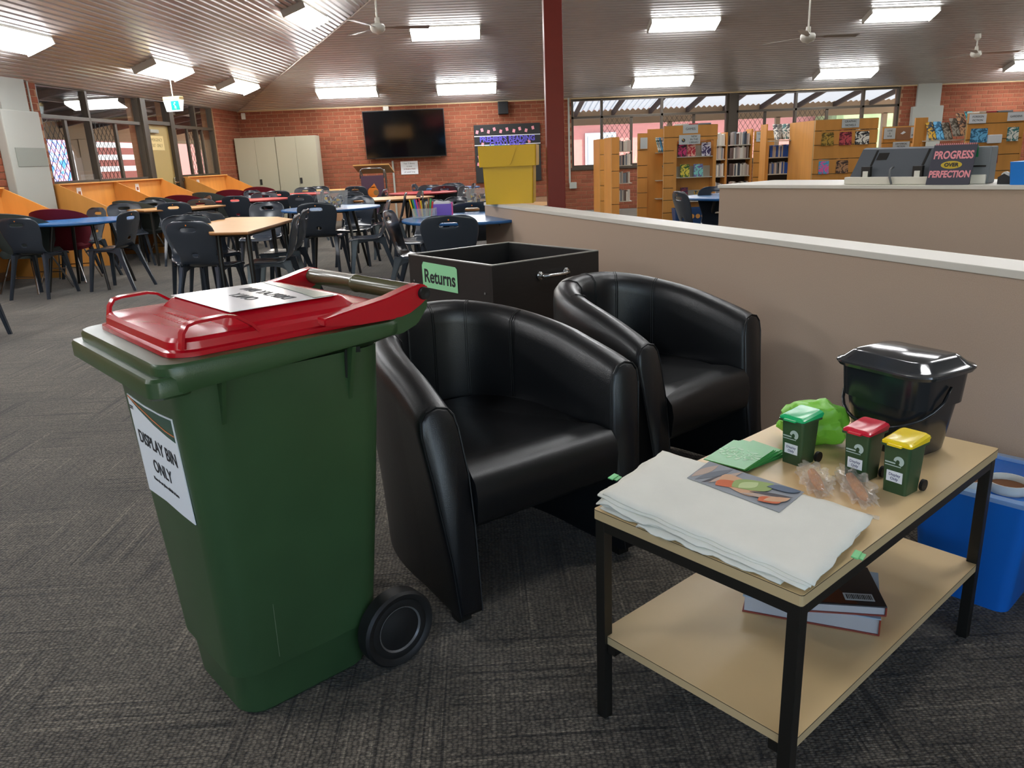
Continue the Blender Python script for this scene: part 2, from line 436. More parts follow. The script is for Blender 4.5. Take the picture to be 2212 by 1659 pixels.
# hip flashing
bm = bmesh.new()
h0 = Vector(far_p(0, 0, .02)); h1 = Vector(far_p(T, 0, .02)); tube(bm, [h0, h1], .02, 6); struct(link('trim_1', bm, 'ceiling_metal'))
# eave trims
struct(link('trim_2', bx((-5.3, YW-.03, ZW-.035), (XR, YW-.009, ZW)), 'laminate_edge'))
bm = bmesh.new(); box(bm, (-LW_LEN/2, -.02, ZW+.005), (LW_LEN, .022, .035)); struct(link('trim_3', bm, 'ceiling_metal', None, (O2.x, O2.y, 0), LR))

# ---- windows
def mesh_grille(bm, x0, x1, z0, z1, y, p=.11, hgt=.16, w=.007):
    """diamond security mesh as crossing flat bars clipped to the panel"""
    k = hgt/p
    for sgn in (1, -1):
        c0 = z0 - k*(x1-x0) if sgn > 0 else z0
        c1 = z1 if sgn > 0 else z1 + k*(x1-x0)
        c = math.floor(c0/hgt)*hgt
        while c < c1:
            pts = []
            for x in (x0, x1):
                z = c + sgn*k*(x-x0); pts.append((x, z))
            (xa, za_), (xb, zb_) = pts
            def clipz(xa, za_, xb, zb_, lim, low):
                return xa + (lim-za_)*(xb-xa)/(zb_-za_)
            A, B = [xa, za_], [xb, zb_]
            for P_, Q_ in ((A, B), (B, A)):
                if P_[1] < z0: P_[0] = xa+(z0-za_)*(xb-xa)/(zb_-za_); P_[1] = z0
                if P_[1] > z1: P_[0] = xa+(z1-za_)*(xb-xa)/(zb_-za_); P_[1] = z1
            if abs(A[0]-B[0]) > .01 and x0-.001 <= min(A[0], B[0]) and max(A[0], B[0]) <= x1+.001:
                d = Vector((B[0]-A[0], 0, B[1]-A[1])); n = Vector((-d.z, 0, d.x)).normalized()*w/2
                a, b = Vector((A[0], y, A[1])), Vector((B[0], y, B[1]))
                prism3(bm, [a-n, b-n, b+n, a+n], (0, .004, 0))
            c += hgt
def window(name, loc, rz, x0, x1, z0, z1, zt, mulls, panels, fw=.05, sill=.06):
    """panels: list of (xa, xb, kind) in the lower light, kind 'm' = security mesh"""
    root = sroot(name, loc, rz)
    def bar(nm, a, b, c, d, y0=.03, y1=.11): link(nm, bx((a, y0, c), (b, y1, d), .003), 'frame_bronze', root)
    bar('head', x0, x1, z1-fw, z1); bar('transom', x0, x1, zt-fw/2, zt+fw/2, .02, .12); bar('bottom_rail', x0, x1, z0, z0+fw)
    link('sill', bx((x0-.02, -.03, z0-sill), (x1+.02, .2, z0), .004), 'frame_bronze', root)
    xs = [x0] + mulls + [x1]
    for x in xs:
        xx = min(max(x, x0+fw/2), x1-fw/2); bar('mullion', xx-fw/2, xx+fw/2, z0, z1, .02, .12)
    for a, b in zip(xs, xs[1:]):
        link('pane', bx((a, .07, zt), (b, .075, z1)), GLASS, root)
    for i, (a, b, k) in enumerate(panels):
        link('pane', bx((a, .06, z0), (b, .065, zt)), GLASS, root)
        bar('sash_stile', a, a+.03, z0+fw*.6, zt-fw*.4, .045, .09); bar('sash_stile', b-.03, b, z0+fw*.6, zt-fw*.4, .045, .09)
        if k == 'm':
            bm = bmesh.new(); mesh_grille(bm, a+.02, b-.02, z0+.04, zt-.03, .10); o = link('security_mesh', bm, 'black_metal', root); o['kind'] = 'stuff'
    return root

LL = (O2.x, O2.y, 0)
window('window_1', LL, LR, -6.80, -4.12, 1.10, 2.44, 2.0, [-5.62], [(-6.8, -6.2, 'm'), (-6.2, -5.62, 'c'), (-5.62, -4.90, 'm'), (-4.9, -4.12, 'c')])
window('window_2', LL, LR, -3.05, -1.27, 1.10, 2.44, 2.0, [-2.05], [(-3.05, -2.42, 'c'), (-2.42, -1.78, 'm'), (-1.78, -1.27, 'c')])
window('window_3', (0, YW, 0), 0, WB['x0'], WB['xp0'], WB['z0'], WB['z1'], WB['zt'], [2.74, 4.08], [(2.06, 2.74, 'c'), (2.74, 3.40, 'm'), (3.40, 4.08, 'c'), (4.08, 4.80, 'm'), (4.80, 5.56, 'c')])
window('window_4', (0, YW, 0), 0, WB['xp1'], WB['x1'], WB['z0'], WB['z1'], WB['zt'], [7.08, 8.60], [(5.74, 6.40, 'm'), (6.40, 7.08, 'c'), (7.08, 7.8, 'm'), (7.8, 8.60, 'c'), (8.60, 9.42, 'c')])
window('window_5', LL, LR, -14.5, -11.5, 1.10, 2.44, 2.0, [-13], [(-14.5, -13, 'c'), (-13, -11.5, 'c')])
for i, (xa, xb) in enumerate(((-5, -.3), (0, 4.6))):
    window('window_%d' % (6+i), (0, YB, 0), math.pi, -xb, -xa, .7, 2.5, 2.0, [-(xa+xb)/2], [(-xb, -(xa+xb)/2, 'c'), (-(xa+xb)/2, -xa, 'c')])
struct(link('trim_4', bx((WB['xp0'], YW-.02, .94), (WB['xp1'], YW+.15, ZW)), 'frame_bronze'))
# door in the left wall with a fanlight
dr = sroot('door_1', LL, LR)
mat('door_paint', '#a8935c', .55)
link('leaf', bx((-3.98, .05, .0), (-3.18, .09, 2.0)), 'door_paint', dr)
for a in (-4.04, -3.18): link('jamb', bx((a, -.02, 0), (a+.06, .12, 2.44), .003), 'frame_bronze', dr)
link('transom', bx((-4.04, -.01, 2.0), (-3.12, .11, 2.06)), 'frame_bronze', dr); link('head', bx((-4.04, -.01, 2.39), (-3.12, .11, 2.44)), 'frame_bronze', dr)
link('pane', bx((-3.98, .05, 2.06), (-3.18, .055, 2.39)), GLASS, dr)
bm = bmesh.new(); box(bm, (-3.25, .03, 1.02), (.05, .02, .18), bev=.006); tube(bm, [(-3.25, .03, 1.03), (-3.25, -.03, 1.03), (-3.38, -.03, 1.03)], .01); link('door_handle', bm, 'chrome', dr)
link('door_closer', bx((-3.9, 0, 1.86), (-3.62, .05, 1.92), .01), 'duct_grey', dr)
sg = thing('door_sign', 'cream sign reading EMERGENCY EXIT ONLY on the tan door', 'sign', LL, LR)
link('sheet', bx((-3.94, .044, 1.58), (-3.42, .05, 1.82)), mat('cream_paper', '#d9c68c', .6), sg)
for t, z in (('EMERGENCY', 1.75), ('EXIT  ONLY', 1.655)): text('lettering', t, .075, (-3.68, .043, z), (1, 0, 0), (0, 0, 1), mat('faded_ink', '#8a7a50', .7), sg)

struct(link('trim_5', bx((-4.14, -.02, 0), (-4.02, .13, 2.44)), 'frame_bronze', None, LL, LR)); struct(link('trim_6', bx((-3.14, -.02, 0), (-3.03, .13, 2.44)), 'frame_bronze', None, LL, LR))
# ---- pilaster duct covers
def duct(name, label, loc, rz, xa, xb, zsplit, wide, rev=False):
    t = thing(name, label, 'duct', loc, rz)
    link('upper_casing', bx((xa, -.06, zsplit), (xb, -.012, ZW), .004), 'duct_grey', t)
    link('lower_casing', bx((xa-wide, -.13, 0), (xb+wide*.5, -.012, zsplit), .015), 'duct_grey', t)
    link('cover_plate', bx((xa-wide*.2, -.136, 1.35), (xb+wide*.3, -.13, 1.58), .002), mat('duct_plate', '#7f837c', .6), t)
    return t
duct('duct_casing', 'tall grey metal duct casing on the left brick wall beside the windows', LL, LR, -7.62, -7.1, 2.03, .14)
dc = duct('duct_casing', 'pale grey stepped duct casing right of the far windows', (0, YW, 0), 0, 9.76, 10.30, 1.95, .1)
bm = bmesh.new(); tube(bm, [(-7.0, -.03, ZW), (-7.0, -.03, 1.3)], .012, 6); box(bm, (-7.0, -.03, 1.22), (.07, .05, .12)); tube(bm, [(-7.0, -.03, 1.16), (-6.98, -.05, 1.0)], .008, 6)
tag(link('conduit', bm, 'duct_grey', None, LL, LR), 'thin grey conduit ending in a switch beside the left window', 'conduit')
bm = bmesh.new(); tube(bm, [(-1.93, YW-.03, 1.25), (-1.93, YW-.03, 0)], .022, 8); tube(bm, [(-1.93, YW-.035, .46), (-1.9, YW-.035, .46)], .03, 8)
tag(link('cable_conduit', bm, 'duct_grey'), 'grey vertical conduit running down the bricks below the television', 'conduit')
bm = bmesh.new(); tube(bm, [(2.0, YW-.03, ZW), (2.0, YW-.03, .62)], .022, 8); box(bm, (2.07, YW-.04, .56), (.16, .06, .14), bev=.01)
tag(link('power_conduit', bm, 'duct_grey'), 'pale conduit with power box on the far wall right of the red post', 'conduit')
bm = bmesh.new(); box(bm, (-5.06, YW-.04, 2.30), (.08, .06, .13), bev=.01); tag(link('motion_sensor', bm, 'white_enamel'), 'small white sensor high in the far left corner', 'sensor')

# ---- red steel post
post = struct(link('pillar', bx((.545, 6.44, 0), (.688, 6.58, 5.9), .006), 'steel_red')); post['kind'] = 'structure'

# ---- partition behind the armchairs (runs obliquely)
PA = Vector((.0239, 6.92)); PB = Vector((1.545, 2.143)); pdv = (PB-PA).normalized(); PE = PA + pdv*7.5; pn = Vector((-pdv.y, pdv.x))  # pn: away from the camera side
pl_ = (PE-PA).length; prz = math.atan2(pdv.y, pdv.x)
pt = sroot('wall_partition', (PA.x, PA.y, 0), prz)
link('panel', bx((0, 0, 0), (pl_, .14, .825)), 'partition_fabric', pt)
link('cap', bx((-.005, -.008, .825), (pl_, .18, .85), .003), 'partition_cap', pt)
# ---- service counter further back
CA = Vector((1.87, 6.14)); CB = Vector((3.12, 4.44)); cdv = (CB-CA).normalized(); crz = math.atan2(cdv.y, cdv.x)
ct = thing('service_counter', 'long taupe fabric fronted service counter with pale top carrying the computer', 'counter', (CA.x, CA.y, 0), crz)
link('front_panel', bx((0, 0, 0), (4.2, .05, .925)), 'partition_fabric', ct)
link('counter_top', bx((-.01, -.015, .925), (4.2, .75, .95), .003), 'partition_cap', ct)
link('end_panel', bx((0, .05, 0), (.03, .72, .925)), 'partition_fabric', ct)
def CPT(a, d, z): return (CA.x+cdv.x*a - cdv.y*d, CA.y+cdv.y*a + cdv.x*d, z)

# ---- ceiling lights
def plane_frame(kind, Y=None, s=None, t=0):
    if kind == 'far': nrm = Vector((0, -PITCH, -1)).normalized(); ax = Vector((1, 0, 0))
    else:
        nrm = Vector((N2.x*PITCH, N2.y*PITCH, -1)).normalized(); ax = Vector((D2.x, D2.y, 0))
    return ax, nrm
def fixture(label, kind, c, warm=False, group=None):
    ax, nrm = plane_frame(kind); ay = nrm.cross(ax)
    Mx = Matrix(((ax.x, ay.x, nrm.x, c[0]), (ax.y, ay.y, nrm.y, c[1]), (ax.z, ay.z, nrm.z, c[2]), (0, 0, 0, 1)))
    o = bpy.data.objects.new('ceiling_light', None); COL.objects.link(o); o.matrix_world = Mx; tag(o, label, 'ceiling light', 'fluorescent ceiling lights')
    link('housing', bx((-.62, -.185, .012), (.62, .185, .05), .003), 'lamp_body', o)
    for s in (-1, 1): link('end_cap', bx((s*.62-.012, -.185, .012), (s*.62+.012, .185, .118), .003), 'lamp_body', o)
    bm = bmesh.new(); loft(bm, [[(-.605, -.18, .05), (.605, -.18, .05), (.605, .18, .05), (-.605, .18, .05)], [(-.605, -.18, .09), (.605, -.18, .09), (.605, .18, .09), (-.605, .18, .09)], [(-.605, -.14, .118), (.605, -.14, .118), (.605, .14, .118), (-.605, .14, .118)]])
    bmesh.ops.recalc_face_normals(bm, faces=bm.faces[:]); link('diffuser', bm, 'diffuser_warm' if warm else 'diffuser', o)
    return o
for X, Y, lb in ((-.5, 14.93, 'bright ceiling light above the television, right of the hanging fan'), (3.78, 14.93, 'bright ceiling light nearest right of the red post, upper row'),
                 (7.72, 14.88, 'bright ceiling light at top right, beyond the second fan'), (-2.66, 17.02, 'bright ceiling light close above the left half of the far brick wall'),
                 (-.20, 17.06, 'bright ceiling light close above the notice board on the far wall'), (3.90, 17.08, 'bright ceiling light above the far windows right of the red post'),
                 (7.76, 17.02, 'bright ceiling light above the graphic novel shelves by the far windows'), (11.85, 16.98, 'bright ceiling light cut by the picture edge above the right brick wall')):
    fixture(lb, 'far', (X, Y, far_z(Y)))
def LC(s, t): return (O2.x+D2.x*s+N2.x*t, O2.y+D2.y*s+N2.y*t, ZW+PITCH*t)
for s, t, wm, lb in ((8.55, .86, False, 'bright ceiling light cut off at the top left edge'), (5.06, .93, False, 'bright ceiling light above the left wall windows'),
                 (2.18, .93, True, 'warm ceiling light near the far left corner of the hipped ceiling'), (4.45, 3.0, True, 'warm ceiling light high on the left slope beside the hanging fan')):
    fixture(lb, 'left', LC(s, t), wm)
for X, Y in ((-.5, 12.6), (3.8, 12.6), (7.7, 12.6), (3.8, 10.2), (7.7, 10.2), (11.4, 12.6), (11.4, 14.9)): fixture('ceiling light out of sight above the hall', 'far', (X, Y, far_z(Y)))
for s, t in ((12, .93), (8.2, 3.1), (12.2, 3.1), (16, 1.0), (16, 3.2)): fixture('ceiling light out of sight above the left tables', 'left', LC(s, t))
# plain lights of the same make over the camera end of the hall
yb0, zb0, yb1 = pa.y, za, YB-.1
def back_z(Y): return ZW + (zb0-ZW)*(Y-yb1)/(yb0-yb1)
for X in (-2.2, 2.6, 7.6):
    for Y in (5.8, 2.6):
        o = fixture('ceiling light out of sight above the camera end', 'far', (X, Y, 0)); sl = math.atan2(zb0-ZW, yb0-yb1)
        o.matrix_world = Matrix.Translation((X, Y, back_z(Y)-.02)) @ Matrix.Rotation(math.pi, 4, 'X') @ Matrix.Rotation(-sl, 4, 'X')

# ---- fans
def fan(label, hub, top, rot, R_=.62):
    t = thing('ceiling_fan', label, 'ceiling fan', hub)
    L = top-hub[2]
    bm = bmesh.new(); tube(bm, [(0, 0, .08), (0, 0, L)], .013, 8); link('rod', bm, 'white_enamel', t)
    bm = bmesh.new(); lathe(bm, [(.02, L-.005), (.055, L-.02), (.06, L-.10), (.02, L-.14)]); bmesh.ops.recalc_face_normals(bm, faces=bm.faces[:]); link('canopy', bm, 'white_enamel', t, smooth=40)
    bm = bmesh.new(); lathe(bm, [(.03, .14), (.035, .07), (.03, .065), (.085, .055), (.10, .03), (.10, -.01), (.075, -.045), (.03, -.06), (.008, -.075)]); bmesh.ops.recalc_face_normals(bm, faces=bm.faces[:]); link('motor', bm, 'white_enamel', t, smooth=50)
    for k in range(3):
        a = rot+k*2*math.pi/3; bm = bmesh.new()
        pts = [(.09, -.02), (.2, -.028), (.26, -.055), (R_, -.065), (R_, .065), (.26, .055), (.2, .028), (.09, .02)]
        lo = [(x, y, .012 - y*.16) for x, y in pts]; prism3(bm, lo, (0, 0, .004)); bmesh.ops.recalc_face_normals(bm, faces=bm.faces[:])
        link('blade', bm, mat('blade_enamel', '#8e887e', .4), t, None, (0, 0, a))
fan('ceiling fan hanging on a long rod in front of the hip line', (-1.2944, 11.4000, 2.9645), far_z(11.4)-.01, R(8), .70)
fan('ceiling fan on a long rod right of the red post', (4.5525, 11.2000, 2.6225), far_z(11.2)-.01, R(2), .70)
fan('small white ceiling fan at far right below the ceiling on a short rod', (9.7110, 15.7000, 2.7835), far_z(15.7)-.01, R(-6), .80)
# exit sign hung below the ceiling
et = thing('exit_sign', 'green and white hanging exit sign by the left door', 'exit sign', (-4.6090, 12.6000, 2.1867), R(-18))
e0 = et.location.copy()
link('housing', bx((-.15, -.05, .07), (.15, .05, .12), .008), 'cream_paper', et)
bm = bmesh.new(); loft(bm, [rrect(-.15, .15, -.05, .05, .01, .07), rrect(-.13, .13, -.03, .03, .01, -.09)]); bmesh.ops.recalc_face_normals(bm, faces=bm.faces[:]); link('diffuser', bm, mat('sign_white', '#dfeef0', .3, emit=.6), et)
link('green_panel', bx((-.01, -.054, -.075), (.125, -.03, .055)), mat('sign_green', '#19a08c', .4, emit=.4), et)
bm = bmesh.new(); tube(bm, [(.05, -.054, -.06), (.055, -.054, -.01), (.035, -.054, .01)], .006, 5); tube(bm, [(.055, -.054, -.01), (.075, -.054, -.04), (.07, -.054, -.07)], .006, 5); lathe(bm, [(.001, -.004), (.012, -.004), (.012, .004), (.001, .004)], (.06, -.054, .025), 10, 'Y')
bmesh.ops.recalc_face_normals(bm, faces=bm.faces[:]); link('running_figure', bm, 'white_paper', et)
bm = bmesh.new(); tube(bm, [(0, 0, .12), (0, 0, ZW+PITCH*left_t(e0.x, e0.y)-e0.z)], .008, 6); link('rod', bm, 'white_enamel', et)

# ---- television, speaker, boards on the far wall
tv = thing('television', 'large black flat television on the brick wall, switched off', 'television', (-1.60, YW-.20, 1.80))
tv.rotation_euler = (R(9), 0, 0)
link('cabinet', bx((-.875, -.02, -.495), (.875, .04, .495), .006), 'black_board', tv)
link('screen', bx((-.86, -.023, -.475), (.86, -.0201, .482)), 'screen_black', tv)
link('wall_bracket', bx((-.25, .04, -.1), (.25, .17, .1)), 'black_metal', tv)
bm = bmesh.new(); box(bm, (-1.98, YW-.04, 2.33), (.12, .06, .12), bev=.01); box(bm, (-1.96, YW-.05, 2.24), (.05, .04, .08)); tag(link('power_outlet', bm, 'white_enamel'), 'white socket above the top edge of the television', 'socket')
sp = thing('wall_speaker', 'small black wall speaker above the notice board', 'speaker', (.56, YW, 2.26))
link('cabinet', bx((-.11, -.19, -.13), (.11, -.01, .13), .01), 'black_board', sp); link('grille', bx((-.1, -.194, -.12), (.1, -.19, .12)), mat('speaker_cloth', '#0b0c0e', .9), sp)
sn = thing('wall_notice', 'small white printed notice on the bricks under the television', 'notice', (-1.57, YW-.014, 1.09))
link('sheet', bx((-.19, -.004, -.14), (.19, 0, .14)), 'white_paper', sn)
for i, (tx, c) in enumerate((('Year 7 library', 'ink'), ('is now', 'ink'), ('SCREEN FREE', 'steel_red'), ('all week long', 'ink'))): text('lettering', tx, .045, (0, -.005, .09-.06*i), (1, 0, 0), (0, 0, 1), c, sn)
nb = thing('notice_board', 'black notice board with purple letters reading PREMIERS READING CHALLENGE', 'notice board', (.63, YW-.014, 1.0))
link('board', bx((-.73, -.03, -.3), (.73, 0, .93), .004), 'black_board', nb)
for z in (.69, .50): link('silver_strip', bx((-.73, -.036, z-.008), (.73, -.03, z+.008)), 'white_paper', nb)
text('lettering', "PREMIER'S READING", .155, (0, -.034, .615), (1, 0, 0), (0, 0, 1), 'purple_letter', nb, .004, .006, sx=.88)
text('lettering', 'CHALLENGE', .155, (0, -.034, .50), (1, 0, 0), (0, 0, 1), 'purple_letter', nb, .004, .006, sx=.92)
for i, (x, z) in enumerate(((-.66, .78), (-.55, .82), (-.41, .78), (-.28, .83), (-.14, .78), (.0, .82), (.15, .78), (.28, .82), (.42, .78), (.57, .83), (-.55, .52), (.48, .55), (-.66, .1), (-.64, .25), (-.5, .05))):
    bm = bmesh.new(); box(bm, (0, 0, 0), (.055, .004, .07)); o = link('paper_tag', bm, 'pink_tag', nb, (x, -.033, z), (0, R((-1)**i*14), 0))
# ---- lockable steel cupboards
mat('slot_black', '#101010', .5)
for i, (xa, lb) in enumerate(((-5.20, 'tall pale grey steel cupboard in the far left corner'), (-4.34, 'tall pale grey steel cupboard standing nearer the television'))):
    t = thing('steel_cupboard', lb, 'cupboard', (xa, YW-.02, 0), 0, 'pair of steel cupboards')
    link('body', bx((0, -.44, 0), (.855, 0, 1.84), .004), 'grey_cabinet', t)
    for k in range(2):
        d = link('door', bx((.006+k*.424, -.458, .06), (.426+k*.424, -.442, 1.82), .003), 'grey_cabinet', t)
        if k == 1: link('handle', bx((.44, -.466, .86), (.49, -.458, .98), .003), 'slot_black', d)
# ---- lectern trolley
lt = thing('lectern', 'wheeled lectern with wooden slope and purple front printed with an orange logo', 'lectern', (-2.0, 15.0, 0))
link('front_panel', bx((-.22, -.2, .25), (.2, -.18, 1.0), .004), 'purple_panel', lt)
bm = bmesh.new(); prism3(bm, [(-.34, -.22, 1.18), (.32, -.22, 1.18), (.36, .26, 1.03), (-.30, .26, 1.03)], (0, 0, .022)); bmesh.ops.recalc_face_normals(bm, faces=bm.faces[:]); link('sloped_top', bm, 'beech_light', lt)
for s in (-.23, .21):
    bm = bmesh.new(); tube(bm, [(s, .1, .05), (s, .1, 1.0), (s, 0, 1.06), (s, -.14, 1.10)], .018, 8); tube(bm, [(s, -.2, .07), (s, .25, .07)], .018, 8); link('frame', bm, 'chrome', lt, smooth=True)
bm = bmesh.new(); tube(bm, [(-.23, -.17, .95), (-.23, -.17, 1.09), (-.18, -.19, 1.13), (.16, -.19, 1.13), (.21, -.17, 1.09), (.21, -.17, .95)], .014, 8); link('handle', bm, 'chrome', lt, smooth=True)
for sx in (-.23, .21):
    for sy in (-.2, .25): bm = bmesh.new(); lathe(bm, [(.005, -.012), (.04, -.012), (.04, .012), (.005, .012)], (sx, sy, .042), 14, 'X'); bmesh.ops.recalc_face_normals(bm, faces=bm.faces[:]); link('caster', bm, 'rubber', lt)
bm = bmesh.new(); lathe(bm, [(.001, -.002), (.1, -.002), (.1, .0), (.001, .0)], (-.01, -.202, .70), 20, 'Y'); prism3(bm, [(-.06, -.204, .78), (.06, -.204, .78), (.02, -.204, .86)], (0, .003, 0)); bmesh.ops.recalc_face_normals(bm, faces=bm.faces[:]); link('orange_logo', bm, 'orange_print', lt)
bm = bmesh.new(); lathe(bm, [(.001, -.002), (.05, -.002), (.05, .0), (.001, .0)], (.045, -.2045, .69), 16, 'Y'); bmesh.ops.recalc_face_normals(bm, faces=bm.faces[:]); link('brown_logo', bm, mat('tan_print', '#8a6432', .5), lt)

# ------------------------------------------------------------------ moulded school chairs
def chair_shell():
    prof = [(.215, .425, .190), (.205, .447, .203), (.15, .458, .21), (.05, .452, .21), (-.06, .450, .205), (-.135, .462, .190), (-.172, .50, .175),
            (-.190, .535, .174), (-.198, .56, .180), (-.215, .63, .203), (-.235, .70, .220), (-.248, .745, .221), (-.254, .775, .214), (-.262, .80, .196), (-.268, .82, .158), (-.27, .83, .10)]
    us = [-1, -.92, -.6, -.32, -.16, 0, .16, .32, .6, .92, 1]
    bm = bmesh.new(); g = []
    for y, z, w in prof:
        row = []
        for u in us:
            x = u*w; d = u*u
            if z < .5: row.append(bm.verts.new((x, y, z - .012*(1-d) + (.0 if abs(u) < .95 else -.012))))
            else: row.append(bm.verts.new((x, y + .028*d, z)))
        g.append(row)
    for i in range(len(prof)-1):
        for j in range(len(us)-1):
            if i == 11 and 3 <= j <= 6: continue
            if i == 7 and 4 <= j <= 5: continue
            bm.faces.new((g[i][j], g[i][j+1], g[i+1][j+1], g[i+1][j]))
    bmesh.ops.recalc_face_normals(bm, faces=bm.faces[:])
    o = link('seat_shell', bm, 'chair_plastic')
    m = o.modifiers.new('s', 'SOLIDIFY'); m.thickness = .009; m.offset = 0
    m = o.modifiers.new('u', 'SUBSURF'); m.levels = 1; m.render_levels = 1
    return bake(o)
def leg_bm(sx, sy):
    bm = bmesh.new(); top = Vector((sx*.165, .15 if sy > 0 else -.14, .447)); foot = Vector((sx*(.215 if sy > 0 else .205), .215 if sy > 0 else -.285, 0))
    rings = []
    for k, (t, a, b) in enumerate(((0, .075, .046), (.12, .056, .040), (.3, .045, .036), (.7, .037, .031), (1, .032, .029))):
        p = top.lerp(foot, t); rings.append([(p.x-b/2, p.y-a/2, p.z), (p.x+b/2, p.y-a/2, p.z), (p.x+b/2, p.y+a/2, p.z), (p.x-b/2, p.y+a/2, p.z)])
    loft(bm, rings); bmesh.ops.recalc_face_normals(bm, faces=bm.faces[:])
    bmesh.ops.bevel(bm, geom=[e for e in bm.edges if abs((e.verts[0].co-e.verts[1].co).normalized().z) > .7], offset=.006, segments=2, affect='EDGES'); return bm
def make_chair(label):
    t = thing('school_chair', label, 'chair')
    sh = chair_shell(); sh.parent = t
    for sx in (-1, 1):
        for sy in (1, -1): link('leg', leg_bm(sx, sy), 'chair_plastic', t, smooth=50)
    for sx in (-1, 1):
        bm = bmesh.new(); x = sx*.172
        arch = [(.185, .45), (.185, .40), (.15, .385), (.11, .405), (.04, .418), (-.04, .418), (-.10, .402), (-.14, .375), (-.175, .38), (-.175, .46)]
        prism3(bm, [(x-.006, y, z) for y, z in arch], (.012, 0, 0)); bmesh.ops.recalc_face_normals(bm, faces=bm.faces[:]); link('side_web', bm, 'chair_plastic', t)
    bm = bmesh.new(); lathe(bm, [(.001, -.002), (.006, -.002), (.006, .001), (.001, .001)], (0, -.265, .797), 8, 'Y'); bmesh.ops.recalc_face_normals(bm, faces=bm.faces[:]); link('badge', bm, 'orange_print', t)
    return t
proto = [None]
def chair(top, face, label, push=0):
    a = R(face); f = Vector((math.cos(a), math.sin(a)))
    loc = (top[0]+f.x*(.262+push), top[1]+f.y*(.262+push), 0); rz = a - math.pi/2
    if proto[0] is None:
        o = make_chair(label); o.location = loc; o.rotation_euler = (0, 0, rz); o['group'] = 'moulded school chairs'; proto[0] = o; return o
    return dup(proto[0], loc, rz, label, 'moulded school chairs')
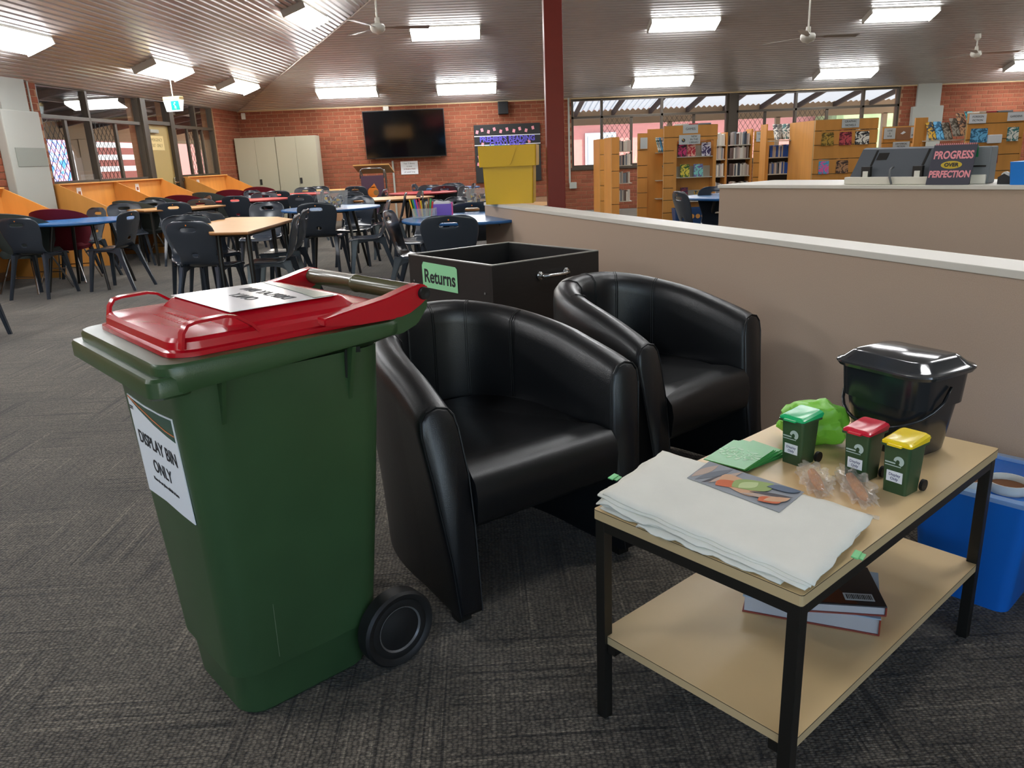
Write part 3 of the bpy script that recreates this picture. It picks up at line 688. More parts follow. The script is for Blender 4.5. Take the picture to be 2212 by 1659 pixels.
CH = [
 ((-4.73, 8.10, .83), 84, 'dark school chair with its back to us, leftmost at the front blue table'),
 ((-4.7350, 9.8970, 0.8300), 235, 'dark school chair on the far right side of the front blue table, facing us'),
 ((-3.78, 8.60, .83), 172, 'dark school chair turned left, standing right of the front blue table'),
 ((-2.3985, 6.4075, 0.8300), 76, 'large dark school chair with its back to us, above the red bin lid handle'),
 ((-4.0705, 10.5292, 0.8300), 96, 'dark school chair in front of the far left wooden table, left of its pair'),
 ((-3.9909, 11.3073, 0.8300), 82, 'dark school chair in front of the far left wooden table, right of its pair'),
 ((-4.3396, 12.7735, 0.8300), 215, 'shiny school chair seen side on between two carrel armchairs'),
 ((-3.7331, 12.0584, 0.8300), 84, 'dark blue grey school chair with its back to us before the nearer red table'),
 ((-2.7602, 7.3760, 0.8300), 300, 'shiny school chair half hidden behind the large front chair, left one'),
 ((-2.7769, 7.8414, 0.8300), 305, 'shiny school chair half hidden behind the large front chair, right one'),
 ((-2.5395, 9.4286, 0.8300), 262, 'shiny round backed school chair facing us beyond the front wooden table'),
 ((-1.5665, 6.7532, 0.8300), 186, 'school chair seen side on at the right end of the front wooden table, nearer one'),
 ((-1.6534, 7.5067, 0.8300), 182, 'school chair seen side on at the right end of the front wooden table, farther one'),
 ((-1.8228, 8.6730, 0.8300), 88, 'dark school chair with its back to us before the blue table with the plastic tub'),
 ((-1.5592, 10.0500, 0.8136), 262, 'grey blue school chair facing us behind the blue table with the plastic tub'),
 ((-0.9950, 8.5762, 0.8300), 190, 'school chair turned left at the right of the blue table with the plastic tub'),
 ((-0.8177, 6.6824, 0.8300), 352, 'shiny school chair turned right, left of the blue table with the pens'),
 ((-0.2532, 5.7827, 0.8300), 88, 'dark school chair with its back to us just behind the returns box'),
 ((-0.9874, 10.4630, 0.8300), 186, 'dark school chair seen side on, right of the middle wooden table'),
 ((-0.8105, 10.8859, 0.8300), 196, 'narrow dark school chair just below the right red table'),
 ((-.86, 13.45, .83), 262, 'shiny school chair facing us behind the right red table'),
 ((-0.6033, 12.9263, 0.8300), 88, 'very dark school chair between the right red table and the far blue table'),
 ((-0.4973, 14.0269, 0.8300), 265, 'school chair facing us behind the far blue table by the notice board'),
 ((-0.2333, 12.0303, 0.8300), 205, 'glossy school chair turned left beside the far blue table'),
 ((-0.0998, 13.2176, 0.8300), 188, 'school chair seen side on directly left of the notice board foot'),
 ((-0.2447, 8.6427, 0.8300), 228, 'shiny round backed school chair left of the right hand plastic tub'),
 ((-0.5113, 8.2701, 0.8300), 236, 'small glossy school chair behind the pens on the blue table'),
 ((-0.0964, 7.4920, 0.8300), 86, 'dark school chair in front of the wooden table nearest the partition'),
 ((-1.2140, 14.2039, 0.8300), 350, 'grey school chair at the left end of the right red table'),
 ((-2.3120, 14.5906, 0.8300), 76, 'dark school chair left of the purple lectern'),
 ((-2.2260, 15.5387, 0.8300), 190, 'pale grey school chair touching the left edge of the purple lectern'),
 ((-1.95, 11.75, .83), 300, 'small shiny school chair below the purple lectern'),
 ((-1.4615, 12.2895, 0.8300), 175, 'grey school chair just right of the purple lectern'),
 ((-3.3763, 15.3810, 0.8300), 266, 'grey school chair in front of the steel cupboards, left one'),
 ((-3.1732, 15.6514, 0.8300), 262, 'grey school chair at the right edge of the steel cupboards'),
 ((-2.6481, 13.4132, 0.8300), 184, 'dark school chair seen side on right of the farther red table'),
 ((-3.6063, 13.2673, 0.8300), 282, 'shiny school chair behind the nearer red table, left one'),
 ((-3.5236, 13.7557, 0.8300), 96, 'dark school chair behind the nearer red table, right one'),
 ((-4.2438, 14.7305, 0.8300), 330, 'small shiny school chair between the maroon carrel armchairs'),
 ((-2.6741, 11.6720, 0.8300), 72, 'dark school chair with its back to us before the farther red table'),
 ((-4.92, 11.0, .83), 300, 'small shiny school chair in front of the left carrels, left one'),
 ((-4.9, 11.9, .83), 285, 'small shiny school chair in front of the left carrels, right one'),
 ((1.9596, 7.8399, 0.8300), 8, 'shiny school chair turned right, in front of the blue book crate'),
 ((2.5811, 8.5500, 0.7961), 262, 'grey school chair half hidden by the service counter corner'),
]
for tp, fc, lb in CH: chair(tp, fc, lb)
fo = (-3.9924, 6.3269, 0.0000)
chair((fo[0]-.1, fo[1]-.28+.0, .83), 95, 'school chair outside the left edge, only one leg tip showing', push=-.26)

# ------------------------------------------------------------------ tables
mat('blue_edge', '#1f5a93', .4); mat('red_edge', '#8f1a22', .4); mat('wood_edge', '#8a5a2a', .5)
def table(label, c, m, em, r=.6, poly=None, legs=4, rz=0):
    t = thing('round_table' if not poly else 'classroom_table', label, 'table', (c[0], c[1], 0), rz, 'classroom tables')
    pts = poly or [(r*math.cos(2*math.pi*k/48), r*math.sin(2*math.pi*k/48)) for k in range(48)]
    bm = bmesh.new(); prism(bm, [(p[0]*.985, p[1]*.985) for p in pts], .716, .722); link('underside', bm, em, t)
    bm = bmesh.new(); loft(bm, [[(p[0]*.992, p[1]*.992, .719) for p in pts], [(p[0], p[1], .724) for p in pts], [(p[0], p[1], .734) for p in pts], [(p[0]*.994, p[1]*.994, .74) for p in pts]])
    bmesh.ops.recalc_face_normals(bm, faces=bm.faces[:])
    for f in bm.faces:
        if abs(f.normal.z) < .9: f.material_index = 1
    link('tabletop', bm, [m, em], t)
    if poly: lp = [(p[0]*.80, p[1]*.80) for p in poly]; sp_ = 1.04; lr = .022
    else: lp = [(r*.52*math.cos(R(45+90*k)), r*.52*math.sin(R(45+90*k))) for k in range(4)]; sp_ = 1.55; lr = .019
    for x, y in lp:
        bm = bmesh.new(); tube(bm, [(x, y, .716), (x*sp_, y*sp_, 0)], [lr, lr*.8], 10); link('leg', bm, 'black_metal', t, smooth=40)
    bm = bmesh.new()
    for k in range(len(lp)):
        a, b = lp[k], lp[(k+1) % len(lp)]; tube(bm, [(a[0], a[1], .70), (b[0], b[1], .70)], .015, 6)
    link('under_frame', bm, 'black_metal', t)
    return t
BL, RE, WD = ('table_blue', 'blue_edge'), ('table_red', 'red_edge'), ('beech_light', 'wood_edge')
mat('table_blue', '#2f6ea6', .25)
trap = [(-.65, -.32), (.65, -.32), (.36, .32), (-.36, .32)]
table('large blue round table at the left edge among school chairs', (-4.45, 8.86), *BL, r=.57)
P2 = [(-2.1766, 6.2795, 0.7400), (-1.8518, 6.2044, 0.7400), (-1.7998, 7.5281, 0.7400), (-2.0648, 7.9907, 0.7400), (-2.6076, 8.2486, 0.7400), (-2.6540, 7.4969, 0.7400)]
cx = sum(p[0] for p in P2)/6; cy = sum(p[1] for p in P2)/6
table('light wooden six sided table just beyond the red bin lid', (cx, cy), *WD, poly=[(p[0]-cx, p[1]-cy) for p in P2])
hexa = [(.62*math.cos(R(60*k+10)), .58*math.sin(R(60*k+10))) for k in range(6)]
table('light wooden table by the left carrels', (-4.22, 11.05), *WD, poly=[(p[0]*1.05, p[1]) for p in hexa])
table('red round table in front of the steel cupboards, nearer one', (-3.66, 12.75), *RE, r=.56)
table('red round table in front of the steel cupboards, farther one', (-3.34, 14.45), *RE, r=.56)
table('blue round table carrying a plastic tub', (-1.77, 9.30), *BL, r=.57)
table('light wooden table in front of the lectern', (-1.28, 11.15), *WD, poly=[(p[0], p[1]) for p in hexa])
table('light wooden table below the television at the far left', (-2.98, 16.0), *WD, poly=[(p[0], p[1]*.8) for p in hexa])
table('red round table in front of the notice', (-.94, 12.75), *RE, r=.55)
table('blue round table farthest back, by the notice board', (-.52, 14.5), *BL, r=.5)
table('blue round table carrying pens and a purple box', (-.08, 6.80), *BL, r=.62)
table('light wooden table partly hidden by the yellow box', (.22, 8.35), *WD, poly=[(p[0], p[1]) for p in hexa])
table('blue round table behind the partition by the book shelves', (2.76, 8.25), *BL, r=.6)
# clear tubs
film_mat('cloudy_plastic', '#c8cccc', .28, .2)
def tub(label, loc, w, d, h, rz, seed, n=26):
    t = thing('plastic_tub', label, 'plastic tub', loc, rz)
    bm = bmesh.new(); k = .86
    loft(bm, [rrect(-w/2, w/2, -d/2, d/2, .02, h), rrect(-w*k/2, w*k/2, -d*k/2, d*k/2, .02, 0), ], True, False, True)
    loft(bm, [rrect(-w/2-.01, w/2+.01, -d/2-.01, d/2+.01, .025, h+.002), rrect(-w/2, w/2, -d/2, d/2, .02, h), ], True, False, False)
    link('tub_wall', bm, 'cloudy_plastic', t, smooth=40)
    rn = random.Random(seed); bm = bmesh.new()
    for i in range(n):
        box(bm, (rn.uniform(-.33, .33)*w, rn.uniform(-.33, .33)*d, .02+rn.random()*h*.6), (.05, .03, .03), rn.random()*3)
    o = link('mixed_blocks', bm, ramp_mat('toy_mix', [(0, '#2a3550'), (.3, '#8b8f94'), (.45, '#d8b23a'), (.6, '#5a2c2c'), (.75, '#b9bcc0'), (.9, '#3c4c78')], 30, .5, 'vor'), t); o['kind'] = 'stuff'
    return t
tub('clear plastic tub of small toy pieces on the blue table', ((-1.6679, 8.9038, 0.7400)[0], (-1.6679, 8.9038, 0.7400)[1], .7405), .30, .24, .20, R(-8), 3)
tub('clear plastic tub on the wooden table, cut by the yellow box', (-.03, 7.98, .7405), .26, .2, .19, 0, 5, 18)
# pens, purple box
px_ = (-0.5096, 6.9486, 0.7400)
hd = thing('pen_holder', 'clear acrylic pen holder on the blue table behind the returns box', 'pen holder', (px_[0], px_[1], .7405), R(-6))
bm = bmesh.new()
for a in ((-.1, -.05, .2, .004), (-.1, .05, .2, .004)): box(bm, (0, a[1], .04), (.2, .004, .08))
for a in (-.1, 0, .1): box(bm, (a, 0, .04), (.004, .1, .08))
box(bm, (0, 0, .002), (.2, .1, .004)); link('acrylic_walls', bm, 'cloudy_plastic', hd)
rn = random.Random(11)
for i, c in enumerate(('#e8b80c', '#17a34a', '#2b5fd0', '#d83a7a', '#c22a32', '#e8b80c', '#222222', '#c8b07a', '#8a5a2a', '#17a34a', '#c02a20')):
    bm = bmesh.new(); x = -.115+i*.019; d = rn.uniform(-.02, .02); tube(bm, [(x*.8, d, .01), (x*1.1, d*1.5, .135+rn.random()*.04)], .0075, 6)
    o = link('marker_pen', bm, mat('pen'+c, c, .4), None, (px_[0], px_[1], .7415), R(-6)); tag(o, '%s marker, %s from left in the clear holder' % (('yellow', 'green', 'blue', 'pink', 'red', 'yellow', 'black', 'tan', 'brown', 'green', 'red')[i], ('first', 'second', 'third', 'fourth', 'fifth', 'sixth', 'seventh', 'eighth', 'ninth', 'tenth', 'eleventh')[i]), 'pen', 'marker pens in the clear holder')
pq = (-0.3950, 7.1089, 0.7400)
pb_ = thing('card_box', 'purple and pink open card box of white paper beside the pens', 'box', (pq[0]+.03, pq[1]+.1, .7405), R(-4))
link('purple_side', bx((-.09, -.06, 0), (.09, -.056, .10)), mat('purple_card', '#7a5cc0', .6), pb_); link('pink_side', bx((.088, -.056, 0), (.092, .06, .11)), mat('pink_card', '#e0479a', .6), pb_); link('back_side', bx((-.09, .056, 0), (.088, .06, .11)), 'purple_card', pb_); link('bottom', bx((-.09, -.056, 0), (.088, .056, .003)), 'purple_card', pb_)
for i in range(5):
    bm = bmesh.new(); box(bm, (0, 0, .06), (.15, .002, .11), 0); o = link('paper_sheet', bm, 'white_paper', None, (pq[0]+.03, pq[1]+.07+i*.018, .745), (R(-6+i*3), R(-6+i*4), R(-4))); tag(o, '%s white sheet from the front in the purple card box' % ('first', 'second', 'third', 'fourth', 'fifth')[i], 'paper', 'sheets in the purple box')

# ------------------------------------------------------------------ study carrels
def carrel(label, s0, s1, divs, notices=()):
    """s from the far corner; local x = -s, local -y into the room"""
    t = thing('study_carrel', label, 'carrel', LL, LR)
    x0, x1 = -s1, -s0; D = .68
    link('back_panel', bx((x0, -.045, .12), (x1, -.02, 1.10)), 'beech', t)
    link('desktop', bx((x0+.012, -D, .715), (x1-.012, -.045, .74), .002), 'beech_light', t)
    for x in [x0+.009]+divs+[x1-.009]:
        bm = bmesh.new(); prism3(bm, [(x-.009, -.02, 0), (x-.009, -.66, 0), (x-.009, -.72, .76), (x-.009, -.70, .80), (x-.009, -.09, 1.10), (x-.009, -.02, 1.10)], (.018, 0, 0)); bmesh.ops.recalc_face_normals(bm, faces=bm.faces[:])
        link('side_panel', bm, 'beech', t)
    link('top_rail', bx((x0, -.10, 1.10), (x1, -.015, 1.118)), 'beech_light', t)
    for x in notices:
        n = link('notice_card', bx((x-.055, -.05, .90), (x+.055, -.046, 1.05)), 'white_paper', t); link('brown_print', bx((x-.03, -.053, .95), (x+.03, -.0505, 1.0)), mat('brown_print', '#8a4a20', .6), n)
    return t
carrel('beech study carrel with two bays below the left windows', 3.95, 6.86, [-5.42], (-6.35, -4.75))
carrel('beech study carrel right of the emergency door', 1.2, 3.0, [], (-2.5,))
carrel('beech study carrel cut off by the left picture edge', 7.95, 10.8, [-9.4])
# upholstered shell armchairs at the carrels
def shell_chair(label, s, off, rz, m, h=.80, side=0):
    p = LWP(s, 0, off); t = thing('tub_chair', label, 'armchair', p, rz, 'upholstered carrel armchairs')
    bm = bmesh.new(); rings = []
    for k in range(17):
        a = R(-110+220*k/16); r = .29; x, y = math.sin(a)*r, -math.cos(a)*r*.95; hh = h-.16*(abs(a)/R(110))**2
        ix, iy = x*.91, y*.91; rings.append([(x*.80, y*.80, .40), (x*1.02, y*1.02, .55), (x*1.08, y*1.08, hh), (ix*1.08, iy*1.08, hh+.004), (ix*1.0, iy*1.0, .55), (ix*.80, iy*.80, .41)])
    loft(bm, rings, True); bmesh.ops.recalc_face_normals(bm, faces=bm.faces[:]); link('shell_back', bm, m, t, smooth=60)
    bm = bmesh.new(); loft(bm, [rrect(-.23, .23, -.22, .26, .12, .38), rrect(-.25, .25, -.23, .28, .12, .42), rrect(-.23, .23, -.22, .26, .12, .46)]); bmesh.ops.recalc_face_normals(bm, faces=bm.faces[:]); link('seat', bm, m, t, smooth=50)
    for sx in (-1, 1):
        for sy in (-1, 1): bm = bmesh.new(); tube(bm, [(sx*.14, sy*.13, .39), (sx*.25, sy*.25, 0)], .01, 6); link('leg', bm, 'chrome', t)
    for sy in (-.2, .2): bm = bmesh.new(); tube(bm, [(-.2, sy, .18), (.2, sy, .18)], .006, 6); link('cross_bar', bm, 'chrome', t)
    return t
MF, CF = 'maroon_fabric', 'charcoal_fabric'
for s_, off, rz, m, lb in ((8.3, .95, 100, MF, 'large maroon upholstered armchair at the cut off left carrel'), (9.0, .98, 80, CF, 'charcoal armchair at the left picture edge beside the maroon one'),
    (6.41, .88, 75, CF, 'charcoal armchair at the nearer bay of the left carrel'), (5.5, .88, 70, CF, 'charcoal armchair tilted by the second bay of the left carrel'),
    (4.92, .88, 95, MF, 'narrow visible maroon armchair between two charcoal ones'), (3.9, .88, 75, CF, 'charcoal armchair just left of the dark blue grey chair'),
    (2.95, .88, 100, MF, 'maroon armchair at the carrel by the emergency door, nearer one'), (1.6, .88, 100, MF, 'maroon armchair at the far end of the door carrel, in front of the cupboards')):
    shell_chair(lb, s_, off, LROT+R(rz), m, .86)


# ------------------------------------------------------------------ library shelving
mat('slat_line', '#8d7a55', .6); mat('shelf_steel', '#b9b4a6', .45)
def cover(name, label, cat, c, w, h, m, rx=R(-8), rz=0, th=.02, group=None, prints=(), col2=None):
    """a face-out book: block with front print pieces. c = centre of lower front edge"""
    t = thing(name, label, cat, c, rz, group); t.rotation_euler = (rx, 0, rz)
    link('cover', bx((-w/2, 0, 0), (w/2, th, h), .001), m, t)
    link('page_block', bx((-w/2+.004, .003, .003), (w/2+.001, th-.003, h-.004)), 'white_paper', t)
    for (x, z, a, b, mm) in prints: link('cover_print', bx((x-a/2, -.0015, z-b/2), (x+a/2, 0, z+b/2)), mm, t)
    return t
pm = lambda c, c2, k: ramp_mat('print'+k, [(0, c), (.45, c), (.5, c2), (.62, c2), (.66, c)], 14, .35, 'noise', dist=1.5)
PRI = dict(a=pm('#c02a6a', '#2c1420', 'a'), b=pm('#b8283a', '#e8b0a0', 'b'), c=pm('#3a2a5a', '#d8d4e0', 'c'), d=pm('#d8c84a', '#2c5a28', 'd'), e=pm('#7cc8c0', '#6a5a90', 'e'),
           f=pm('#b08c3a', '#5a4a1a', 'f'), g=pm('#c05058', '#5a1a28', 'g'), h=pm('#e8e4da', '#1c1c24', 'h'), i=pm('#e060a0', '#40a0c8', 'i'), j=pm('#b08460', '#3a2c28', 'j'),
           k=pm('#6ab0d8', '#2a5a7a', 'k'), l=pm('#dcdcd4', '#2c6a6a', 'l'), m=pm('#802838', '#3c1c3c', 'm'), n=pm('#e87a3a', '#5a8ac0', 'n'), o=pm('#d8a838', '#2c3c4c', 'o'), p=pm('#3cb0b8', '#28303c', 'p'), q=pm('#8c8478', '#3c3428', 'q'))
def slat_front(parent, x0, x1, z0, z1, y, gaps):
    """slatwall end panel: boards with recessed joints"""
    zs = [z0]+[g for g in gaps if z0 < g < z1]+[z1]
    for a, b in zip(zs, zs[1:]): link('slat_board', bx((x0, y-.018, a+.006), (x1, y, b-.006), .001), 'beech', parent)
    link('core', bx((x0+.001, y, z0), (x1-.001, y+.03, z1)), 'slat_line', parent)
def sign(label, c, w, h, lines, rz=0, m='grey_paper', par=None, fs=.05):
    t = thing('shelf_sign', label, 'sign', c, rz)
    link('card', bx((-w/2, -.004, -h/2), (w/2, 0, h/2)), m, t)
    for i, s in enumerate(lines): text('lettering', s, fs, (0, -.005, (len(lines)-1)*fs*.62-i*fs*1.24), (1, 0, 0), (0, 0, 1), 'ink', t)
    return t
SPN = ['#c9c5bc', '#b8b0a4', '#d5d2ca', '#8f8a86', '#3c4450', '#a89a94', '#5e4a44', '#ded9ce', '#77808a', '#c8b8ae']
SPM = [mat('spine%d' % i, c, .6) for i, c in enumerate(SPN)]
BLUE = mat('spine_blue', '#1c4fa0', .4)
ORD = ['first', 'second', 'third', 'fourth', 'fifth', 'sixth', 'seventh', 'eighth', 'ninth', 'tenth', 'eleventh', 'twelfth', 'thirteenth'] + ['%dth' % k for k in range(14, 60)]
SPC = ['pale', 'grey', 'white', 'mid grey', 'navy', 'taupe', 'brown', 'cream', 'slate', 'tan']
def book_row(x0, x1, y, z, hmax, label, group, n=None, rn=None, blues=0, tilt=0, dep=.16):
    x = x0; i = 0
    while x < x1-.012:
        w = rn.uniform(.018, .034); h = hmax*rn.uniform(.80, 1.0)
        if x+w > x1: break
        m = BLUE if rn.random() < blues else rn.choice(SPM)
        bm = bmesh.new(); box(bm, (w/2, dep/2, h/2), (w-.002, dep, h), bev=.002)
        o = link('library_book', bm, m, None, (x, y, z)); cn = 'blue' if m is BLUE else SPC[SPM.index(m)]; tag(o, '%s spined book, %s from left %s' % (cn, ORD[i], label), 'book', group)
        x += w; i += 1
def bookcase(label, x0, x1, y, H, shelves, dep=.30, steel=True, left=True, right=True, back=True):
    t = thing('book_shelf', label, 'bookcase', (x0, y, 0)); W = x1-x0
    if left: link('side_panel', bx((-.03, 0, 0), (0, dep, H)), 'beech', t)
    if right: link('side_panel', bx((W, 0, 0), (W+.03, dep, H)), 'beech', t)
    if back: link('back_panel', bx((0, dep-.02, 0), (W, dep, H-.1)), mat('dark_back', '#3a2c22', .8), t)
    for z in shelves: link('shelf', bx((0, .01, z-.018), (W, dep-.02, z), .002), 'shelf_steel', t)
    return t
rn = random.Random(21)
# GAMES unit, Y 12.7
g0, g1 = 2.94, 3.80
ga = thing('display_unit', 'beech slatwall display unit headed GAMES', 'display unit', (g0, 12.7, 0))
slat_front(ga, 0, .16, .02, 1.60, 0, [.25, .45, .64, .84, 1.03, 1.22, 1.42]); slat_front(ga, .16, g1-g0, 1.36, 1.60, 0, [1.42])
for x in (.16, .80): link('side_panel', bx((x, -.016, 0), (x+.05, .30, 1.37)), 'beech', ga)
link('back_panel', bx((.2, .16, 0), (.8, .18, 1.36)), 'beech', ga)
for z in (1.12, .80, .42): link('shelf', bx((.21, 0, z-.012), (.80, .16, z), .002), 'shelf_steel', ga); link('backstop', bx((.21, .145, z), (.80, .155, z+.17)), 'shelf_steel', ga)
for i, (x, z, w, h, k, lb) in enumerate(((.31, 1.12, .14, .20, 'a', 'pink covered book at the left of the top GAMES shelf'), (.46, 1.12, .13, .20, 'b', 'red covered book second from left on the top GAMES shelf'),
     (.70, 1.12, .15, .21, 'c', 'dark purple covered book at the right of the top GAMES shelf'), (.36, .80, .15, .20, 'd', 'yellow and green covered book on the lower GAMES shelf'),
     (.58, .80, .15, .20, 'e', 'mint and lilac covered book on the lower GAMES shelf'), (.36, .42, .12, .22, 'm', 'dark red book low on the GAMES unit'), (.62, .42, .2, .16, 'o', 'bright mixed cover book low on the GAMES unit'))):
    cover('picture_book', lb, 'book', (g0+x, 12.72, z+.003), w, h, PRI[k], th=.018)
sign('pale card reading GAMES at the top of the display unit', (g0+.42, 12.68, 1.54), .24, .13, ['GAMES'], fs=.05)
sn_ = sign('pale card reading NEW IN THE LIBRARY', (g0+.41, 12.678, 1.38), .34, .145, [], fs=.04)
for i, s in enumerate(('NEW', 'IN THE', 'LIBRARY')): text('lettering', s, .04, (.07, -.005, .045-.045*i), (1, 0, 0), (0, 0, 1), 'ink', sn_)
bm = bmesh.new(); lathe(bm, [(.001, -.001), (.03, -.001), (.03, .001), (.001, .001)], (-.10, -.0055, -.01), 12, 'Y'); bmesh.ops.recalc_face_normals(bm, faces=bm.faces[:]); link('picture', bm, PRI['o'], sn_)
# row of shelving seen behind it at the left
s3 = thing('display_unit', 'beech end panel with a blue sign left of the GAMES unit', 'display unit', (2.66, 13.4, 0))
slat_front(s3, 0, .17, .02, 1.52, 0, [.3, .55, .8, 1.0, 1.25]); link('side_panel', bx((.17, 0, 0), (.52, .03, 1.58)), 'beech', s3)
for z in (.45, .75, 1.2): link('shelf', bx((.30, -.16, z-.012), (.52, 0, z), .002), 'shelf_steel', s3)
sign('small blue grey sign on the end panel left of GAMES', (2.76, 13.37, 1.36), .12, .18, [], m='grey_paper')
for i in range(6):
    cover('magazine', '%s tilted magazine on the %s rack left of GAMES' % (ORD[i if i < 4 else i-4], 'upper' if i < 4 else 'lower'), 'magazine', (3.02+i*.028, 13.2-.01*i, 1.205 if i < 4 else .755), .12, .25, PRI['lhkjql'[i]], R(-20), R(28), .006, 'magazines left of the GAMES unit')
for j, (xa, Y, H) in enumerate(((2.42, 14.6, 1.5), (2.40, 15.9, 1.5))):
    e = thing('display_unit', ('beech end panel second from the far window edge', 'beech end panel nearest the brick under the far window')[j], 'display unit', (xa, Y, 0))
    slat_front(e, 0, .14 if j == 0 else .08, .02, H, 0, [.3, .6, .9, 1.2]); link('side_panel', bx((0, .03, 0), (.02, .9, H)), 'beech', e)
    for z in (.35, .68, 1.0, 1.25):
        link('shelf', bx((.14, .1, z-.015), (.40, .4, z)), 'shelf_steel', e)
        book_row(xa+.16, xa+.38, Y+.12, z, .21, '%s of %s' % ({.35: 'in lowest row', .68: 'in third row', 1.0: 'in second row', 1.25: 'in top row'}[z], ('the nearer narrow end panel', 'the farthest end panel')[j]), 'books left of GAMES', rn=rn)
# bays right of GAMES
for nm, xa, xb, Y, H in (('tall bay of pale spined books directly right of the GAMES unit', 4.17, 4.44, 14.3, 1.50), ('tall bay of pale spined books left of the young adult panel', 4.57, 4.90, 14.3, 1.54)):
    sh = [.10, .42, .74, 1.04, 1.28]
    bookcase(nm, xa, xb, Y, H, sh, left=False)
    for k, z in enumerate(sh): book_row(xa+.005, xb-.005, Y+.03, z, .225, 'in %s row of the %s bay' % (('bottom', 'fourth', 'third', 'second', 'top')[k], 'left' if xa < 4.3 else 'right'), 'books in the '+nm, rn=rn)
yp = thing('display_unit', 'beech end panel with a grey sign between book bay and magazine rack', 'display unit', (4.92, 14.2, 0))
slat_front(yp, 0, .36, .02, 1.50, 0, [.4, .7, .95, 1.15, 1.35])
sign('grey sign YOUNG ADULT NON FICTION on a beech panel', (5.03, 14.175, 1.40), .17, .17, ['YOUNG', '&', 'FREE'], fs=.035); sign('small pale sign below the grey one on the beech panel', (5.2, 14.175, 1.2), .13, .09, ['FICTION'], fs=.025)
cover('picture_book', 'orange and blue book on the panel right of the book bays', 'book', (5.2, 14.17, .92), .12, .2, PRI['n']); cover('picture_book', 'pale mixed book low on the panel right of the book bays', 'book', (5.13, 14.17, .62), .13, .2, PRI['h'])
# magazine rack + blue boxes beside GRAPHIC NOVELS
mr_ = bookcase('beech shelf with blue boxes and magazines left of GRAPHIC NOVELS', 4.83, 5.42, 13.2, 1.25, [.5, .78, 1.05], left=True, right=False)
link('side_panel', bx((-.05, .02, 0), (-.03, .3, 1.58)), 'beech', mr_)
for i in range(7): cover('magazine', '%s tilted magazine from left above the blue boxes' % ORD[i], 'magazine', (4.95+i*.075, 13.16, 1.33), .10, .27, PRI['hqlhqhq'[i]], R(-24), R(4), .006, 'tilted magazines left of GRAPHIC NOVELS')
link('magazine_ledge', bx((0, -.09, 1.30), (.59, .1, 1.315)), 'shelf_steel', mr_)
book_row(4.86, 5.40, 13.22, 1.05, .2, 'in the upper row left of GRAPHIC NOVELS', 'books left of GRAPHIC NOVELS', rn=rn, blues=.5); book_row(4.86, 5.40, 13.22, .78, .2, 'in the lower row left of GRAPHIC NOVELS', 'lower books left of GRAPHIC NOVELS', rn=rn, blues=.25)
# GRAPHIC NOVELS
gp = thing('display_unit', 'wide beech slatwall panel headed GRAPHIC NOVELS', 'display unit', (5.16, 12.2, 0))
slat_front(gp, 0, .98, .02, 1.585, 0, [.3, .55, .78, 1.0, 1.21, 1.42]); link('side_panel', bx((0, .03, 0), (.02, 1.0, 1.58)), 'beech', gp)
sign('pale card reading GRAPHIC NOVELS', (5.70, 12.175, 1.515), .27, .125, ['GRAPHIC', 'NOVELS'], fs=.045)
for x, z, w, h, k, lb in ((.20, 1.2, .19, .25, 'f', 'gold covered book on the GRAPHIC NOVELS panel'), (.48, 1.2, .19, .24, 'g', 'red covered book on the GRAPHIC NOVELS panel'), (.74, 1.2, .22, .27, 'h', 'black and white book with orange lettering on the GRAPHIC NOVELS panel'),
                          (.17, .78, .16, .22, 'i', 'pink and blue book low on the GRAPHIC NOVELS panel'), (.46, .78, .19, .24, 'j', 'brown comic cover low on the GRAPHIC NOVELS panel')):
    cover('graphic_novel', lb, 'book', (5.16+x, 12.165, z), w, h, PRI[k], R(-5), 0, .014); 
# brown paper panel
bp_ = thing('display_unit', 'lower beech panel with brown paper and white bird cutout', 'display unit', (6.63, 13.0, 0))
slat_front(bp_, 0, .66, .02, 1.46, 0, [.4, .7, 1.0, 1.2]); link('brown_paper', bx((.22, -.024, 1.24), (.46, -.019, 1.44)), mat('brown_paper', '#8f6446', .8), bp_)
bm = bmesh.new(); prism3(bm, [(.29, -.028, 1.34), (.33, -.028, 1.33), (.38, -.028, 1.36), (.34, -.028, 1.38)], (0, .003, 0)); bmesh.ops.recalc_face_normals(bm, faces=bm.faces[:]); link('bird_cutout', bm, 'white_paper', bp_)
sign('grey sign left of the white bird cutout', (6.74, 12.975, 1.35), .19, .17, ['LOVE', 'IS', 'WAR'], fs=.035); sign('grey sign right of the white bird cutout', (7.17, 12.975, 1.35), .16, .17, ['WAR', 'IN', 'FICTION'], fs=.032)
sign('wide pale sign below the white bird cutout', (6.95, 12.975, 1.16), .28, .11, ['HISTORICAL', 'FICTION'], fs=.035)
# side rack
sr = bookcase('dark shelf with tilted magazines left of FOREIGN FICTION', 6.72, 7.45, 11.9, 1.18, [.6, .88], left=True, right=False)
link('side_panel', bx((-.13, .05, 0), (.06, .08, 1.55)), 'beech', sr); link('magazine_ledge', bx((0, -.1, 1.20), (.8, .1, 1.215)), 'shelf_steel', sr)
for i, (x, k, h, z) in enumerate(((.10, 'o', .30, 1.22), (.22, 'k', .30, 1.22), (.34, 'q', .28, 1.22), (.46, 'q', .30, 1.26), (.58, 'j', .38, 1.26), (.72, 'p', .40, 1.26))):
    cover('magazine', ('yellow edged', 'blue pictured', 'pale grey', 'brown grey', 'dark pictured', 'turquoise topped')[i]+' tilted magazine left of FOREIGN FICTION', 'magazine', (6.72+x, 11.82, z), .13, h, PRI[k], R(-28), R(6), .006, 'tilted magazines left of FOREIGN FICTION')
book_row(6.75, 7.4, 11.93, .88, .2, 'on the dark shelf left of FOREIGN FICTION', 'books left of FOREIGN FICTION', rn=rn, blues=.2)
